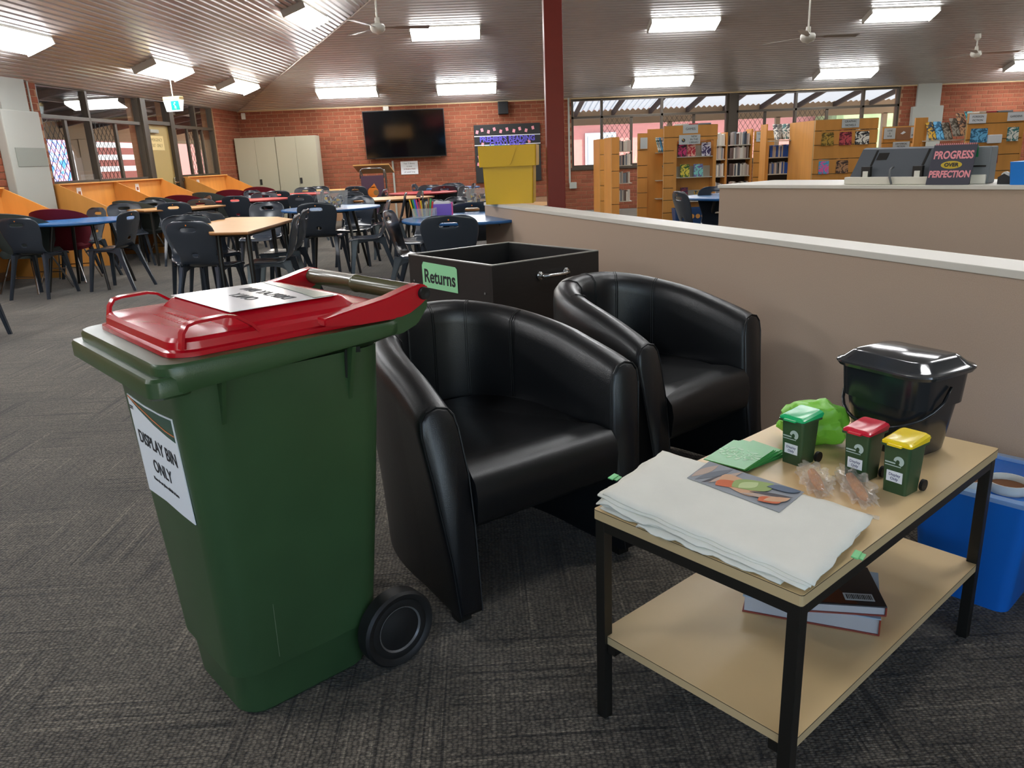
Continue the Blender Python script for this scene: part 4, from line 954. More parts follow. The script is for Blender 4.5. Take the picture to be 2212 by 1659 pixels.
# FOREIGN FICTION
fp = thing('display_unit', 'beech slatwall panel headed FOREIGN FICTION at the far right', 'display unit', (7.05, 11.4, 0))
slat_front(fp, 0, .82, .02, 1.565, 0, [.5, .75, .98, 1.2, 1.42]); link('side_panel', bx((.82, -.02, 0), (.84, .9, 1.55)), 'beech', fp)
sign('white card reading FOREIGN FICTION', (7.18, 11.375, 1.49), .25, .13, ['FOREIGN', 'FICTION'], m='white_paper', fs=.04); sign('white card reading GARDENS at the right picture edge', (7.74, 11.375, 1.50), .25, .12, ['GARDENS'], m='white_paper', fs=.04)
for x, z, w, h, k, lb in ((.18, 1.16, .25, .22, 'k', 'blue covered book under the FOREIGN FICTION card'), (.68, 1.16, .17, .23, 'l', 'white book with a round dark picture at the far right'), (.42, .86, .16, .2, 'm', 'dark red and purple book low on the far right panel')):
    cover('picture_book', lb, 'book', (7.05+x, 11.365, z), w, h, PRI[k], R(-5), 0, .014)
tag(link('white_bookstand', bx((7.35, 11.33, 1.14), (7.55, 11.37, 1.26), .01), 'white_paper'), 'white empty book holder between the two far right books', 'book holder')
for xa, Y, xb, lb in ((3.2, 12.75, 3.7, 'flat book lying on top of the GAMES unit'), (7.2, 11.45, 7.75, 'flat book lying on top of the FOREIGN FICTION panel')):
    for i in range(3):
        bm = bmesh.new(); box(bm, (0, .1, .012), (.16, .2, .022), bev=.002); o = link('flat_book', bm, [SPM[0], MATS['red_edge'], SPM[8]][i], None, (xa+.1+i*.2, Y, 1.60 if xa < 4 else 1.565), R(20+i*30)); tag(o, '%s %s' % (('pale', 'dark red', 'slate')[i], lb), 'book', lb+' group')
# blue crate under GAMES shelf with balls of colour
cr_ = thing('book_crate', 'dark blue crate with round holes in front of the GAMES unit', 'crate', (3.30, 12.35, 0), R(-3))
bm = bmesh.new(); loft(bm, [rrect(-.24, .24, -.14, .14, .02, 0), rrect(-.27, .27, -.16, .16, .02, .34), rrect(-.26, .26, -.15, .15, .02, .34), rrect(-.23, .23, -.13, .13, .02, .02)], True, True, True); bmesh.ops.recalc_face_normals(bm, faces=bm.faces[:]); link('crate_wall', bm, mat('navy_plastic', '#163a66', .4), cr_)
for k in range(5): bm = bmesh.new(); lathe(bm, [(.001, -.003), (.035, -.003), (.035, .003), (.001, .003)], (-.18+k*.09, -.158, .22), 14, 'Y'); bmesh.ops.recalc_face_normals(bm, faces=bm.faces[:]); link('hole', bm, 'beech', cr_)

# ---- right wall bricks continue; things on the counter
mc = thing('monitor', 'wide dark grey screen seen from behind, standing on the service counter', 'monitor', CPT(1.02, .14, .951), crz)
mat('monitor_grey', '#4a4e54', .5); mat('cream_plastic', '#cfcabc', .45)
link('base', bx((-.02, -.10, 0), (.60, .06, .048), .006), 'cream_plastic', mc)
bm = bmesh.new(); prism3(bm, [(.0, -.06, .048), (.74, -.06, .048), (.75, .03, .217), (.03, .03, .225)], (0, .04, .010)); bmesh.ops.recalc_face_normals(bm, faces=bm.faces[:]); link('housing', bm, 'monitor_grey', mc)
def tp(a, b, off=.0): return (a, -.06+.09*b-.004-off, .048+.172*b)
for a in (.115, .455):
    bm = bmesh.new(); prism3(bm, [tp(a, .40), tp(a+.014, .40), tp(a+.028, .98), tp(a+.014, .98)], (0, .006, 0)); bmesh.ops.recalc_face_normals(bm, faces=bm.faces[:]); link('strap', bm, 'black_metal', mc)
    link('clip_block', bx((a-.028, -.085, .02), (a+.034, -.055, .115), .003), 'black_metal', mc); link('clip', bx((a-.012, -.092, .03), (a+.022, -.082, .085), .002), 'white_enamel', mc)
bm = bmesh.new(); prism3(bm, [tp(.145, .62), tp(.215, .62), tp(.222, .88), tp(.152, .88)], (0, .004, 0)); bmesh.ops.recalc_face_normals(bm, faces=bm.faces[:]); link('vent', bm, 'black_metal', mc)
bm = bmesh.new(); tube(bm, [(.29, -.055, .11), (.292, -.10, .095), (.30, -.115, .045), (.32, -.125, .004)], .007, 8); link('cable', bm, mat('cable_grey', '#5c5e60', .4), mc, smooth=True)
cal = thing('desk_calendar', 'dark desk calendar with pink lettering PROGRESS OVER PERFECTION', 'calendar', CPT(1.68, .095, .951), crz+R(6))
W_, H_ = .245, .235
fr = [(-W_/2, -.09, 0), (W_/2, -.09, 0), (W_/2, 0, H_), (-W_/2, 0, H_)]
quadplate('page', fr, mat('calendar_navy', '#34333f', .6), cal, .004); quadplate('back_board', [(W_/2-.002, .09, 0), (-W_/2, .09, 0), (-W_/2, .004, H_), (W_/2-.002, .004, H_)], mat('calendar_green', '#1c7a4c', .6), cal, .004)
bm = bmesh.new()
for k in range(21): lathe(bm, [(.006, -.001), (.009, -.001), (.009, .001), (.006, .001)], (-W_/2+.01+k*.0112, .002, H_+.002), 8, 'X')
bmesh.ops.recalc_face_normals(bm, faces=bm.faces[:]); o = link('spiral_binding', bm, 'pink_tag', cal); o['kind'] = 'stuff'
ydir = (0, .09, H_)
def cp(x, f): return (x, -.09+.09*f-.0035, H_*f)
mat('calendar_pink', '#d8858c', .6)
for s, f, fs in (('PROGRESS', .74, .068), ('PERFECTION', .26, .058)): text('lettering', s, fs, cp(0, f), (1, 0, 0), ydir, 'calendar_pink', cal, .001, .0022, sx=.70)
bm = bmesh.new(); ring = [(math.cos(2*math.pi*k/20)*.06, math.sin(2*math.pi*k/20)*.023) for k in range(20)]; prism3(bm, [(x, cp(0, .5)[1]-.0015+y*.383, cp(0, .5)[2]+y) for x, y in ring], (0, .001, 0)); bmesh.ops.recalc_face_normals(bm, faces=bm.faces[:]); link('yellow_cloud', bm, mat('calendar_yellow', '#b79b22', .6), cal)
c5 = cp(0, .5); text('lettering', 'OVER', .032, (0, c5[1]-.003, c5[2]), (1, 0, 0), ydir, 'ink', cal, .001, .001)
gm = thing('receipt_printer', 'grey upright device behind the desk calendar on the counter', 'machine', CPT(1.80, .20, .951), crz+R(6))
link('body', bx((-.05, -.06, 0), (.06, .08, .22), .008), mat('device_grey', '#6d7276', .5), gm); link('slot', bx((-.03, -.063, .10), (.04, -.06, .11)), 'black_metal', gm); link('foot', bx((-.03, -.09, 0), (.05, -.06, .055), .004), 'white_enamel', gm)
dsp = thing('tape_dispenser', 'black tape dispenser on the counter near the right edge', 'tape dispenser', CPT(2.0, .12, .951), crz)
bm = bmesh.new(); prism3(bm, [(-.065, -.02, 0), (.065, -.02, 0), (.06, -.02, .025), (.015, -.02, .032), (-.035, -.02, .06), (-.065, -.02, .04)], (0, .04, 0)); bmesh.ops.recalc_face_normals(bm, faces=bm.faces[:]); link('body', bm, 'black_board', dsp)
bm = bmesh.new(); lathe(bm, [(.012, -.03), (.022, -.03), (.022, -.01), (.012, -.01)], (-.03, .02, .05), 14, 'Y'); bmesh.ops.recalc_face_normals(bm, faces=bm.faces[:]); link('tape_roll', bm, 'white_enamel', dsp)
bm = bmesh.new()
for i in range(6): box(bm, (.01*i, .01*(i % 2), .0015+.0022*i), (.24, .17, .002), .08*i)
tag(link('paper_pile', bm, 'white_paper', None, CPT(2.05, .3, .951), crz), 'loose white papers on the counter by the tape dispenser', 'papers')
bt = thing('blue_tray', 'bright blue upright file box on the counter at the right edge', 'file box', CPT(2.16, .08, .951), crz); bm = bmesh.new(); loft(bm, [rrect(-.13, .13, -.06, .1, .01, 0), rrect(-.14, .14, -.07, .11, .01, .13)]); bmesh.ops.recalc_face_normals(bm, faces=bm.faces[:]); link('box_wall', bm, mat('cyan_plastic', '#1277cc', .4), bt)

# ------------------------------------------------------------------ yellow box on the partition end
yb_ = thing('storage_box', 'bright yellow paper covered box with lid on the partition end', 'box', (PA.x, PA.y, .8805), R(-8))
yb_.location = (.018, 6.56, .8505); 
bm = bmesh.new(); loft(bm, [rrect(.015, .41, .0, .33, .012, 0), rrect(.0, .42, -.0, .34, .012, .33)]); bmesh.ops.recalc_face_normals(bm, faces=bm.faces[:]); link('carton', bm, 'yellow_paper', yb_)
bm = bmesh.new(); loft(bm, [rrect(-.024, .444, -.026, .364, .012, .30), rrect(-.028, .448, -.03, .368, .012, .465), rrect(-.012, .432, -.007, .352, .012, .465), rrect(-.008, .428, -.004, .348, .012, .44)], True, False, True); bmesh.ops.recalc_face_normals(bm, faces=bm.faces[:]); link('lid', bm, 'yellow_paper', yb_)
bm = bmesh.new(); prism3(bm, [(.225, -.034, .31), (.27, -.034, .44), (.29, -.034, .45), (.243, -.034, .33)], (0, .006, 0)); bmesh.ops.recalc_face_normals(bm, faces=bm.faces[:]); link('paper_fold', bm, 'yellow_paper', yb_)
tag(link('turquoise_folder', bx((.05, 6.66, 1.312), (.25, 6.86, 1.322), .003), mat('turquoise', '#3aa8b8', .5)), 'turquoise folder lying on the yellow box', 'folder')
tag(link('cream_folder', bx((.26, 6.66, 1.312), (.40, 6.8, 1.318), .002), 'cream_paper'), 'cream card lying on the yellow box', 'card')
# ------------------------------------------------------------------ returns trolley
rb = thing('returns_box', 'black open topped book returns box with a green Returns label', 'box', ((0.0310, 3.5995, 0.7400)[0], (0.0310, 3.5995, 0.7400)[1], 0), 0)
A_ = Vector(((0.0310, 3.5995, 0.7400)[0], (0.0310, 3.5995, 0.7400)[1])); Bq = Vector(((-0.4273, 4.2066, 0.7400)[0], (-0.4273, 4.2066, 0.7400)[1])); Cq = Vector(((0.5945, 4.0063, 0.7400)[0], (0.5945, 4.0063, 0.7400)[1]))
rzb = math.atan2(Cq.y-A_.y, Cq.x-A_.x); rb.rotation_euler = (0, 0, rzb); rl = (Cq-A_).length; rw = (Bq-A_).length
mat('black_board2', '#1d1b1a', .42, .5, var=.15, vscale=14, stretch=(1, 1, 8)); mat('edge_alu', '#8e8b84', .35)
def rbox(n, a, b, m='black_board2'): return link(n, bx(a, b, .001), m, rb)
th = .018
rbox('side_panel', (0, 0, .12), (rl, th, .735)); rbox('side_panel', (0, rw-th, .12), (rl, rw, .735)); rbox('front_panel', (0, th, .12), (th, rw-th, .735)); rbox('end_panel', (rl-th, th, .12), (rl, rw-th, .735)); rbox('base_board', (th, th, .60), (rl-th, rw-th, .615)); rbox('bottom', (0, 0, .10), (rl, rw, .12))
for a, b in (((0, 0, .735), (rl, th, .74)), ((0, rw-th, .735), (rl, rw, .74)), ((0, th, .735), (th, rw-th, .74)), ((rl-th, th, .735), (rl, rw-th, .74))): rbox('edge_strip', a, b, 'edge_alu')
for a in (.05, rl-.05):
    for b in (.05, rw-.05): bm = bmesh.new(); lathe(bm, [(.005, -.012), (.045, -.012), (.045, .012), (.005, .012)], (a, b, .047), 16, 'Y'); box(bm, (a, b, .08), (.05, .04, .04)); bmesh.ops.recalc_face_normals(bm, faces=bm.faces[:]); link('caster', bm, 'rubber', rb)
for y in (.06, rw-.05): bm = bmesh.new(); lathe(bm, [(.001, -.003), (.006, -.003), (.006, .001), (.001, .001)], (-.001, y, .60), 10, 'X'); bmesh.ops.recalc_face_normals(bm, faces=bm.faces[:]); link('screw', bm, 'chrome', rb)
ry = rw*.60; lbm = mat('returns_green', '#96d6a0', .5)
bm = bmesh.new(); prism3(bm, [(-.002, ry-.165, .575), (-.002, ry+.165, .575), (-.002, ry+.165, .69), (-.002, ry+.15, .71), (-.002, ry-.15, .705), (-.002, ry-.165, .695)], (-.001, 0, 0)); bmesh.ops.recalc_face_normals(bm, faces=bm.faces[:]); lb_ = link('label_sheet', bm, lbm, rb)
text('lettering', 'Returns', .098, (-.0035, ry-.0, .635), (0, -1, 0), (0, 0, 1), 'ink', lb_, .0004, .0022, sx=.95)
bm = bmesh.new(); hx = rl*.42; lathe(bm, [(.003, -.004), (.02, -.003), (.022, 0)], (hx, -.004, .655), 14, 'Y'); lathe(bm, [(.003, -.004), (.02, -.003), (.022, 0)], (hx+.17, -.004, .655), 14, 'Y')
tube(bm, [(hx, -.003, .655), (hx+.01, -.03, .655), (hx+.05, -.038, .655), (hx+.12, -.038, .655), (hx+.16, -.03, .655), (hx+.17, -.003, .655)], [.010, .012, .009, .009, .012, .010], 10); bmesh.ops.recalc_face_normals(bm, faces=bm.faces[:]); link('pull_handle', bm, 'chrome', rb, smooth=True)

# ------------------------------------------------------------------ outside
mat('paving', '#b3a598', .9, var=.1, vscale=2); mat('mulch', '#a85c3a', .95, var=.2, vscale=6); mat('pink_render', '#b5766c', .9, var=.05); mat('tan_beam', '#a58a6c', .8); mat('dark_timber', '#43302a', .8); mat('hedge', '#7d8c62', .9, var=.3, vscale=3)
mat('white_paint', '#bcbcb8', .6); mat('dark_sheet', '#3a2f2b', .7)
g = struct(link('ground', bx((-60, -25, -.25), (60, 75, -.12)), 'paving'))
def corr(name, x0, x1, y0, z0, y1, z1, m, pitch=.076, amp=.012, loc=(0, 0, 0), rz=0):
    bm = bmesh.new(); n = int((x1-x0)/pitch*2); prev = None
    for i in range(n+1):
        x = x0+(x1-x0)*i/n; h = amp*(1 if i % 2 else -1)
        a = bm.verts.new((x, y0, z0+h)); b = bm.verts.new((x, y1, z1+h))
        if prev: bm.faces.new((prev[0], prev[1], b, a))
        prev = (a, b)
    return link(name, bm, m, None, loc, rz)
# verandah beyond the far windows
vr = corr('verandah_roof', 1.0, 14, YW+.26, 3.0, YW+4.2, 2.35, SHEET, .15, .03); struct(vr)
rf = sroot('verandah_frame')
for i in range(13):
    x = 1.6+i*1.02; bm = bmesh.new(); prism3(bm, [(x, YW+.26, 2.97), (x+.07, YW+.26, 2.97), (x+.07, YW+4.2, 2.32), (x, YW+4.2, 2.32)], (0, 0, -.12)); bmesh.ops.recalc_face_normals(bm, faces=bm.faces[:]); link('rafter', bm, 'dark_timber', rf)
for y in (1.3, 2.6): z = 2.97-.165*(y-.26); link('purlin', bx((1.0, YW+y, z-.06), (14, YW+y+.05, z)), 'dark_timber', rf)
link('edge_beam', bx((1.0, YW+4.2, 1.98), (14, YW+4.32, 2.36)), 'tan_beam', rf)
for x in (2.2, 5.2, 8.2, 11.2): link('post', bx((x, YW+4.2, -.12), (x+.12, YW+4.32, 2.0)), 'tan_beam', rf)
hz = sroot('garden_house', (0, 0, 0))
link('brick_face', bx((-2, 31, -.12), (13.5, 31.3, 3.2)), 'pink_render', hz); link('roof', bx((-3, 30.2, 3.2), (14, 33, 3.5)), 'white_paint', hz)
link('window_frame', bx((4.1, 30.9, .5), (5.3, 31.0, 2.0)), 'white_paint', hz); link('window_panel', bx((4.2, 30.87, .6), (5.2, 30.91, 1.9)), mat('grey_blind', '#8b8f94', .6), hz)
hg = struct(link('garden_hedge', bx((13, 29, -.12), (30, 31, 2.6), .3), 'hedge'))
bm = bmesh.new(); rr = random.Random(3)
for i in range(260):
    x = rr.uniform(3.5, 12); y = rr.uniform(24, 27); h = rr.uniform(.6, 1.5); a = rr.uniform(0, 6.28)
    dx, dy = math.cos(a)*.35*h, math.sin(a)*.35*h; prism3(bm, [(x-.02, y, -.12), (x+.02, y, -.12), (x+dx, y+dy, h)], (0, .01, 0))
o = link('garden_grasses', bm, mat('pale_grass', '#b9b08a', .9)); o['kind'] = 'stuff'; tag(o, 'pale spiky grasses outside the far windows', 'grass')
# verandah outside the left windows (local frame: x=-s, +y outside)
def LO(n, a, b, m, par=None, bev=0): return link(n, bx(a, b, bev), m, par, None if par else LL, None if par else LR)
lv = sroot('verandah_left', LL, LR)
bm = bmesh.new(); prism3(bm, [(-15, .26, 2.95), (0, .26, 2.95), (16, .26, 2.95), (16, 3.9, 2.35), (0, 3.9, 2.35), (-15, 3.9, 2.35)], (0, 0, .02)); bmesh.ops.recalc_face_normals(bm, faces=bm.faces[:]); link('roof_sheet', bm, 'dark_sheet', lv)
for i in range(28):
    s = -14.5+i*1.1; bm = bmesh.new(); prism3(bm, [(s, .26, 2.94), (s+.08, .26, 2.94), (s+.08, 3.9, 2.34), (s, 3.9, 2.34)], (0, 0, -.12)); bmesh.ops.recalc_face_normals(bm, faces=bm.faces[:]); link('rafter', bm, 'dark_timber', lv)
for y in (1.1, 2.3): z = 2.92-.165*(y-.26); link('batten', bx((-15, y, z-.05), (16, y+.07, z)), mat('grey_batten', '#8d857c', .7), lv)
link('edge_beam', bx((-15, 3.9, 1.98), (16, 4.02, 2.36)), 'tan_beam', lv)
link('downpipe', bx((.95, 3.9, -.12), (1.12, 4.0, 2.0)), 'white_paint', lv)
for s in (10.4, 7.1, 3.7, .4, -3.5, -8.6):
    link('post', bx((s, 3.88, -.12), (s+.42, 4.05, 2.0), .01), 'tan_beam', lv); bm = bmesh.new(); prism3(bm, [(s, 3.9, 2.0), (s+.22, 3.9, 2.0), (s+.55, 3.9, 2.0), (s+.22, 3.9, 1.6), (s, 3.9, 1.6), (s-.33, 3.9, 2.0)], (0, .08, 0)); bmesh.ops.recalc_face_normals(bm, faces=bm.faces[:]); link('bracket', bm, 'tan_beam', lv)
nbh = sroot('classroom_block', LL, LR)
mat('far_brick', '#6c3a30', .9, var=.06, vscale=2)
link('wall', bx((-26, 10, -.12), (16.5, 10.3, 3.4)), 'far_brick', nbh)
link('rendered_wall', bx((16.5, 9.5, -.12), (60, 9.8, 3.0)), 'pink_render', nbh)
for z in (1.30, 1.68, 2.08): link('fence_rail', bx((7.2, 8.2, z), (14, 8.28, z+.17)), 'white_paint', nbh)
for s in (7.2, 11.2, 13.2): link('fence_post', bx((s, 8.1, -.12), (s+.3, 8.24, 2.5)), 'white_paint', nbh)
for s, z0, z1 in ((-9.3, 0.2, 2.6),): link('mural', bx((6.8, 9.9, .0), (9.6, 9.97, 2.6)), ramp_mat('mural_blue', [(0, '#2f6fd0'), (.4, '#4b8fe0'), (.5, '#e8a0a0'), (.58, '#2f6fd0'), (.7, '#e8ece8'), (.8, '#3a78d8')], 1.1, .7, 'noise', dist=3), nbh)
link('garden_bed', bx((4, 6.0, -.12), (24, 7.6, .75)), 'mulch', nbh)
bm = bmesh.new()
for i in range(120):
    x = rr.uniform(17, 21); y = rr.uniform(6.2, 7.4); h = rr.uniform(.9, 1.4); a = rr.uniform(0, 6.28); prism3(bm, [(x-.02, y, .0), (x+.02, y, .0), (x+math.cos(a)*.3, y+math.sin(a)*.3, h)], (0, .01, 0))
o = link('shrub_leaves', bm, 'hedge', None, LL, LR); o['kind'] = 'stuff'; tag(o, 'green garden leaves outside the left windows', 'shrub')

# ------------------------------------------------------------------ wheelie bin (local x front->hinge, y right side->left side)
def rimz(x): return .826 + .028*min(1, max(0, x/.32))
wb = thing('wheelie_bin', 'large dark green wheelie bin with red lid and DISPLAY BIN ONLY sign', 'bin', (-.59, 1.34, 0), R(40))
CY_ = .275
bm = bmesh.new()
secs = [(0, .103, .422, .148, .055), (.010, .095, .430, .157, .06), (.112, .090, .446, .165, .058), (.118, .088, .447, .166, .058), (.124, .077, .456, .1775, .06), (.25, .072, .468, .187, .062), (.5, .060, .488, .208, .065), (.70, .050, .502, .224, .068), (.83, .044, .508, .232, .07)]
loft(bm, [rrect(x0, x1, CY_-hw, CY_+hw, r, z, 7) for z, x0, x1, hw, r in secs]); bmesh.ops.recalc_face_normals(bm, faces=bm.faces[:])
bod = link('body', bm, 'bin_green', wb, smooth=35)
bm = bmesh.new(); tube(bm, [(.17, .0655, .30), (.172, .0755, .16)], .0006, 5); link('scratch', bm, mat('scuff', '#66705a', .7), wb)
# rim flange with stepped front lip
bm = bmesh.new(); sg_ = 7
loft(bm, [rrect(.045, .50, .045, .505, .06, .832, sg_), rrect(.002, .532, .002, .548, .05, lambda x, y: rimz(x), sg_), rrect(.0, .534, .0, .55, .05, lambda x, y: rimz(x)+.004, sg_), rrect(-.001, .535, -.001, .551, .05, .878, sg_), rrect(.003, .531, .003, .547, .048, .885, sg_), rrect(.05, .49, .05, .50, .05, .886, sg_)], True, True, True)
bmesh.ops.recalc_face_normals(bm, faces=bm.faces[:]); rim = link('rim', bm, 'bin_green', wb, smooth=35)
bm = bmesh.new(); loft(bm, [rrect(-.014, .06, .012, .538, .02, .822), rrect(-.020, .06, .004, .546, .022, .828), rrect(-.020, .06, .004, .546, .022, .857), rrect(-.016, .06, .008, .542, .02, .863)]); bmesh.ops.recalc_face_normals(bm, faces=bm.faces[:]); link('comb_lip', bm, 'bin_green', wb, smooth=35)
# stiffening webs under the rim on the right side
for x, dz, wx in ((.115, .10, .03), (.40, .115, .022)):
    bm = bmesh.new(); prism3(bm, [(x, .012, .845), (x, .05, .845), (x+.0, .066, .815-dz), (x, .056, .815-dz)], (.009, 0, 0)); bmesh.ops.recalc_face_normals(bm, faces=bm.faces[:]); link('web', bm, 'bin_green', wb)
bm = bmesh.new(); prism3(bm, [(.395, .036, .853), (.43, .036, .853), (.43, .036, .825), (.409, .044, .827), (.409, .059, .72), (.395, .059, .725)], (0, -.004, 0)); bmesh.ops.recalc_face_normals(bm, faces=bm.faces[:]); link('slot_shade', bm, mat('slot_shadow', '#0d140e', .8), wb)  # near-black plate: the shade inside the moulded slot, put into its colour
# rear brackets and handle bar
for y in (.012, .502):
    bm = bmesh.new(); prism3(bm, [(.49, y, .852), (.53, y, .85), (.575, y, .865), (.605, y, .90), (.606, y, .93), (.594, y, .948), (.565, y, .95), (.53, y, .90), (.49, y, .880)], (0, .036, 0)); bmesh.ops.recalc_face_normals(bm, faces=bm.faces[:])
    bmesh.ops.bevel(bm, geom=bm.edges[:], offset=.004, segments=2, affect='EDGES'); link('hinge_bracket', bm, 'bin_green', wb, smooth=35)
mat('handle_olive', '#4c4a30', .25, .6)
bm = bmesh.new(); lathe(bm, [(.019, .02), (.021, .03), (.021, .255), (.0225, .257), (.0225, .268), (.021, .27), (.021, .48), (.019, .505)], (.580, .012, .934), 20, 'Y'); bmesh.ops.recalc_face_normals(bm, faces=bm.faces[:]); link('handle_bar', bm, 'handle_olive', wb, smooth=50)
# lid
bm = bmesh.new()
def lz(b): return lambda x, y: b + .004*math.sin(math.pi*min(1, max(0, (y-.05)/.45)))
L_ = [rrect(.045, .515, .045, .505, .05, .886, 8), rrect(.036, .522, .030, .520, .055, .886, 8), rrect(.036, .522, .030, .520, .055, .895, 8), rrect(.044, .520, .038, .512, .052, .898, 8), rrect(.046, .520, .040, .510, .05, .912, 8), rrect(.052, .518, .047, .503, .048, .919, 8), rrect(.070, .515, .068, .482, .04, .921, 8), rrect(.10, .50, .10, .45, .03, lz(.921), 8)]
loft(bm, L_, True, True, True); bmesh.ops.recalc_face_normals(bm, faces=bm.faces[:]); lid = link('lid', bm, 'lid_red', wb, smooth=30)
# raised pad, sloping up to the hinge side
bm = bmesh.new()
loft(bm, [rrect(.155, .47, .075, .475, .03, lambda x, y: .918, 6), rrect(.165, .462, .083, .467, .028, lambda x, y: .923, 6), rrect(.182, .448, .104, .446, .022, lambda x, y: .940, 6), rrect(.188, .442, .110, .440, .02, lambda x, y: .9425, 6)], True, False, True)
bmesh.ops.recalc_face_normals(bm, faces=bm.faces[:]); link('raised_pad', bm, 'lid_red', lid, smooth=30)
for y in (.010, .500):
    bm = bmesh.new()
    p0 = [(.34, y, .915), (.38, y, .921), (.44, y, .929), (.50, y, .937), (.555, y, .950), (.585, y, .956), (.603, y, .951), (.613, y, .936), (.609, y, .922), (.585, y, .906), (.555, y, .892), (.53, y, .887), (.42, y, .889), (.34, y, .900)]
    yi = .05 if y < .2 else -.05
    lo = [bm.verts.new(p) for p in p0]; hi = [bm.verts.new((p[0], p[1]+(.036 if y < .2 else .036) , p[2])) for p in p0]; n = len(lo)
    bm.faces.new(lo[::-1]); bm.faces.new(hi)
    for k in range(n): bm.faces.new((lo[k], lo[(k+1) % n], hi[(k+1) % n], hi[k]))
    bmesh.ops.recalc_face_normals(bm, faces=bm.faces[:]); bmesh.ops.bevel(bm, geom=bm.edges[:], offset=.003, segments=2, affect='EDGES')
    link('hinge_arm', bm, 'lid_red', lid, smooth=40)
for y, s in ((.004, -1), (.542, 1)):
    bm = bmesh.new(); lathe(bm, [(.003, s*.001), (.006, s*.003), (.0135, s*.003), (.0145, 0), (.0145, -s*.01)], (.592, y, .934), 18, 'Y'); bmesh.ops.recalc_face_normals(bm, faces=bm.faces[:]); link('hinge_pin', bm, 'rubber', lid, smooth=40)
# grab handles
for y, s in ((.048, -1), (.502, 1)):
    bm = bmesh.new(); pts = [(.060, y, .900), (.066, y, .930), (.076, y, .944), (.092, y, .948), (.150, y, .950), (.172, y, .945), (.20, y, .925), (.212, y, .910)]
    rings = []
    for i, p in enumerate(pts):
        a = Vector(pts[max(i-1, 0)]); b = Vector(pts[min(i+1, len(pts)-1)]); d = (b-a).normalized(); n = Vector((-d.z, 0, d.x)); P0 = Vector(p)
        rings.append([P0+n*.0028+Vector((0, .011, 0)), P0+n*.0028-Vector((0, .011, 0)), P0-n*.0028-Vector((0, .011, 0)), P0-n*.0028+Vector((0, .011, 0))])
    loft(bm, rings); bmesh.ops.recalc_face_normals(bm, faces=bm.faces[:]); link('grab_handle', bm, 'lid_red', lid, smooth=40)
# embossed mark on the lid nose
bm = bmesh.new()
for i in range(9): box(bm, (.118, .20+i*.018, .9225), (.012, .010, .0012))
for i in range(9): box(bm, (.142, .20+i*.018, .9228), (.008, .012, .0012))
o = link('embossed_mark', bm, 'lid_red', lid)
# laminated sheet on the pad (reads towards the hinge side)
mat('laminated', '#cfd0d2', .16, .6); mat('sheet_green', '#1d4a3c', .25); mat('sheet_orange', '#b8602a', .3)
zt = .9455
sh = link('top_sheet', bx((.183, .100, zt-.001), (.425, .435, zt)), 'laminated', wb)
bm = bmesh.new(); prism3(bm, [(.372, .105, zt+.0005), (.42, .105, zt+.0005), (.42, .43, zt+.0005), (.405, .43, zt+.0005), (.395, .30, zt+.0005), (.385, .2, zt+.0005)], (0, 0, .0004)); bmesh.ops.recalc_face_normals(bm, faces=bm.faces[:]); link('green_band', bm, 'sheet_green', sh)
text('lettering', 'DISPLAY BIN', .042, (.335, .26, zt+.0006), (0, 1, 0), (1, 0, 0), 'ink', sh, .0002, .0005); text('lettering', 'ONLY', .042, (.28, .26, zt+.0006), (0, 1, 0), (1, 0, 0), 'ink', sh, .0002, .0005)
# front sign, following the front face
def fx(z): return .050 + (.70-z)*.0475
def FP(y, z, o=.0025): return (fx(z)-o, y, z)
for_ = bmesh.new(); pts = [(.128, .748), (.21, .742), (.32, .740), (.413, .745), (.418, .505), (.30, .512), (.20, .510), (.128, .512)]
prism3(for_, [FP(y, z) for y, z in pts], (.002, 0, 0)); bmesh.ops.recalc_face_normals(for_, faces=for_.faces[:]); fs_ = link('front_sheet', for_, 'white_paper', wb)
bm = bmesh.new(); prism3(bm, [FP(.133, .744, .0031), FP(.20, .739, .0031), FP(.30, .736, .0031), FP(.413, .740, .0031), FP(.35, .722, .0031), FP(.26, .705, .0031), FP(.18, .697, .0031), FP(.133, .695, .0031)], (.0005, 0, 0)); bmesh.ops.recalc_face_normals(bm, faces=bm.faces[:]); link('green_band', bm, 'sheet_green', fs_)
bm = bmesh.new(); tube(bm, [FP(.133, .709, .0036), FP(.18, .709, .0036), FP(.26, .717, .0036), FP(.35, .731, .0036), FP(.405, .742, .0036)], .0014, 4); link('orange_line', bm, 'sheet_orange', fs_)
yd = (-.0475, 0, 1); c_ = FP(.272, .648, .0033)
text('lettering', 'DISPLAY BIN', .043, c_, (0, -1, 0), yd, 'ink', fs_, .0002, .0006); text('lettering', 'ONLY', .043, FP(.272, .592, .0033), (0, -1, 0), yd, 'ink', fs_, .0002, .0006); text('lettering', 'Please do not place rubbish in here', .011, FP(.272, .556, .0033), (0, -1, 0), yd, 'ink', fs_, .0002, .0003)
text('lettering', 'CITY', .012, FP(.40, .715, .0033), (0, -1, 0), yd, 'ink', fs_, .0002, .0003)
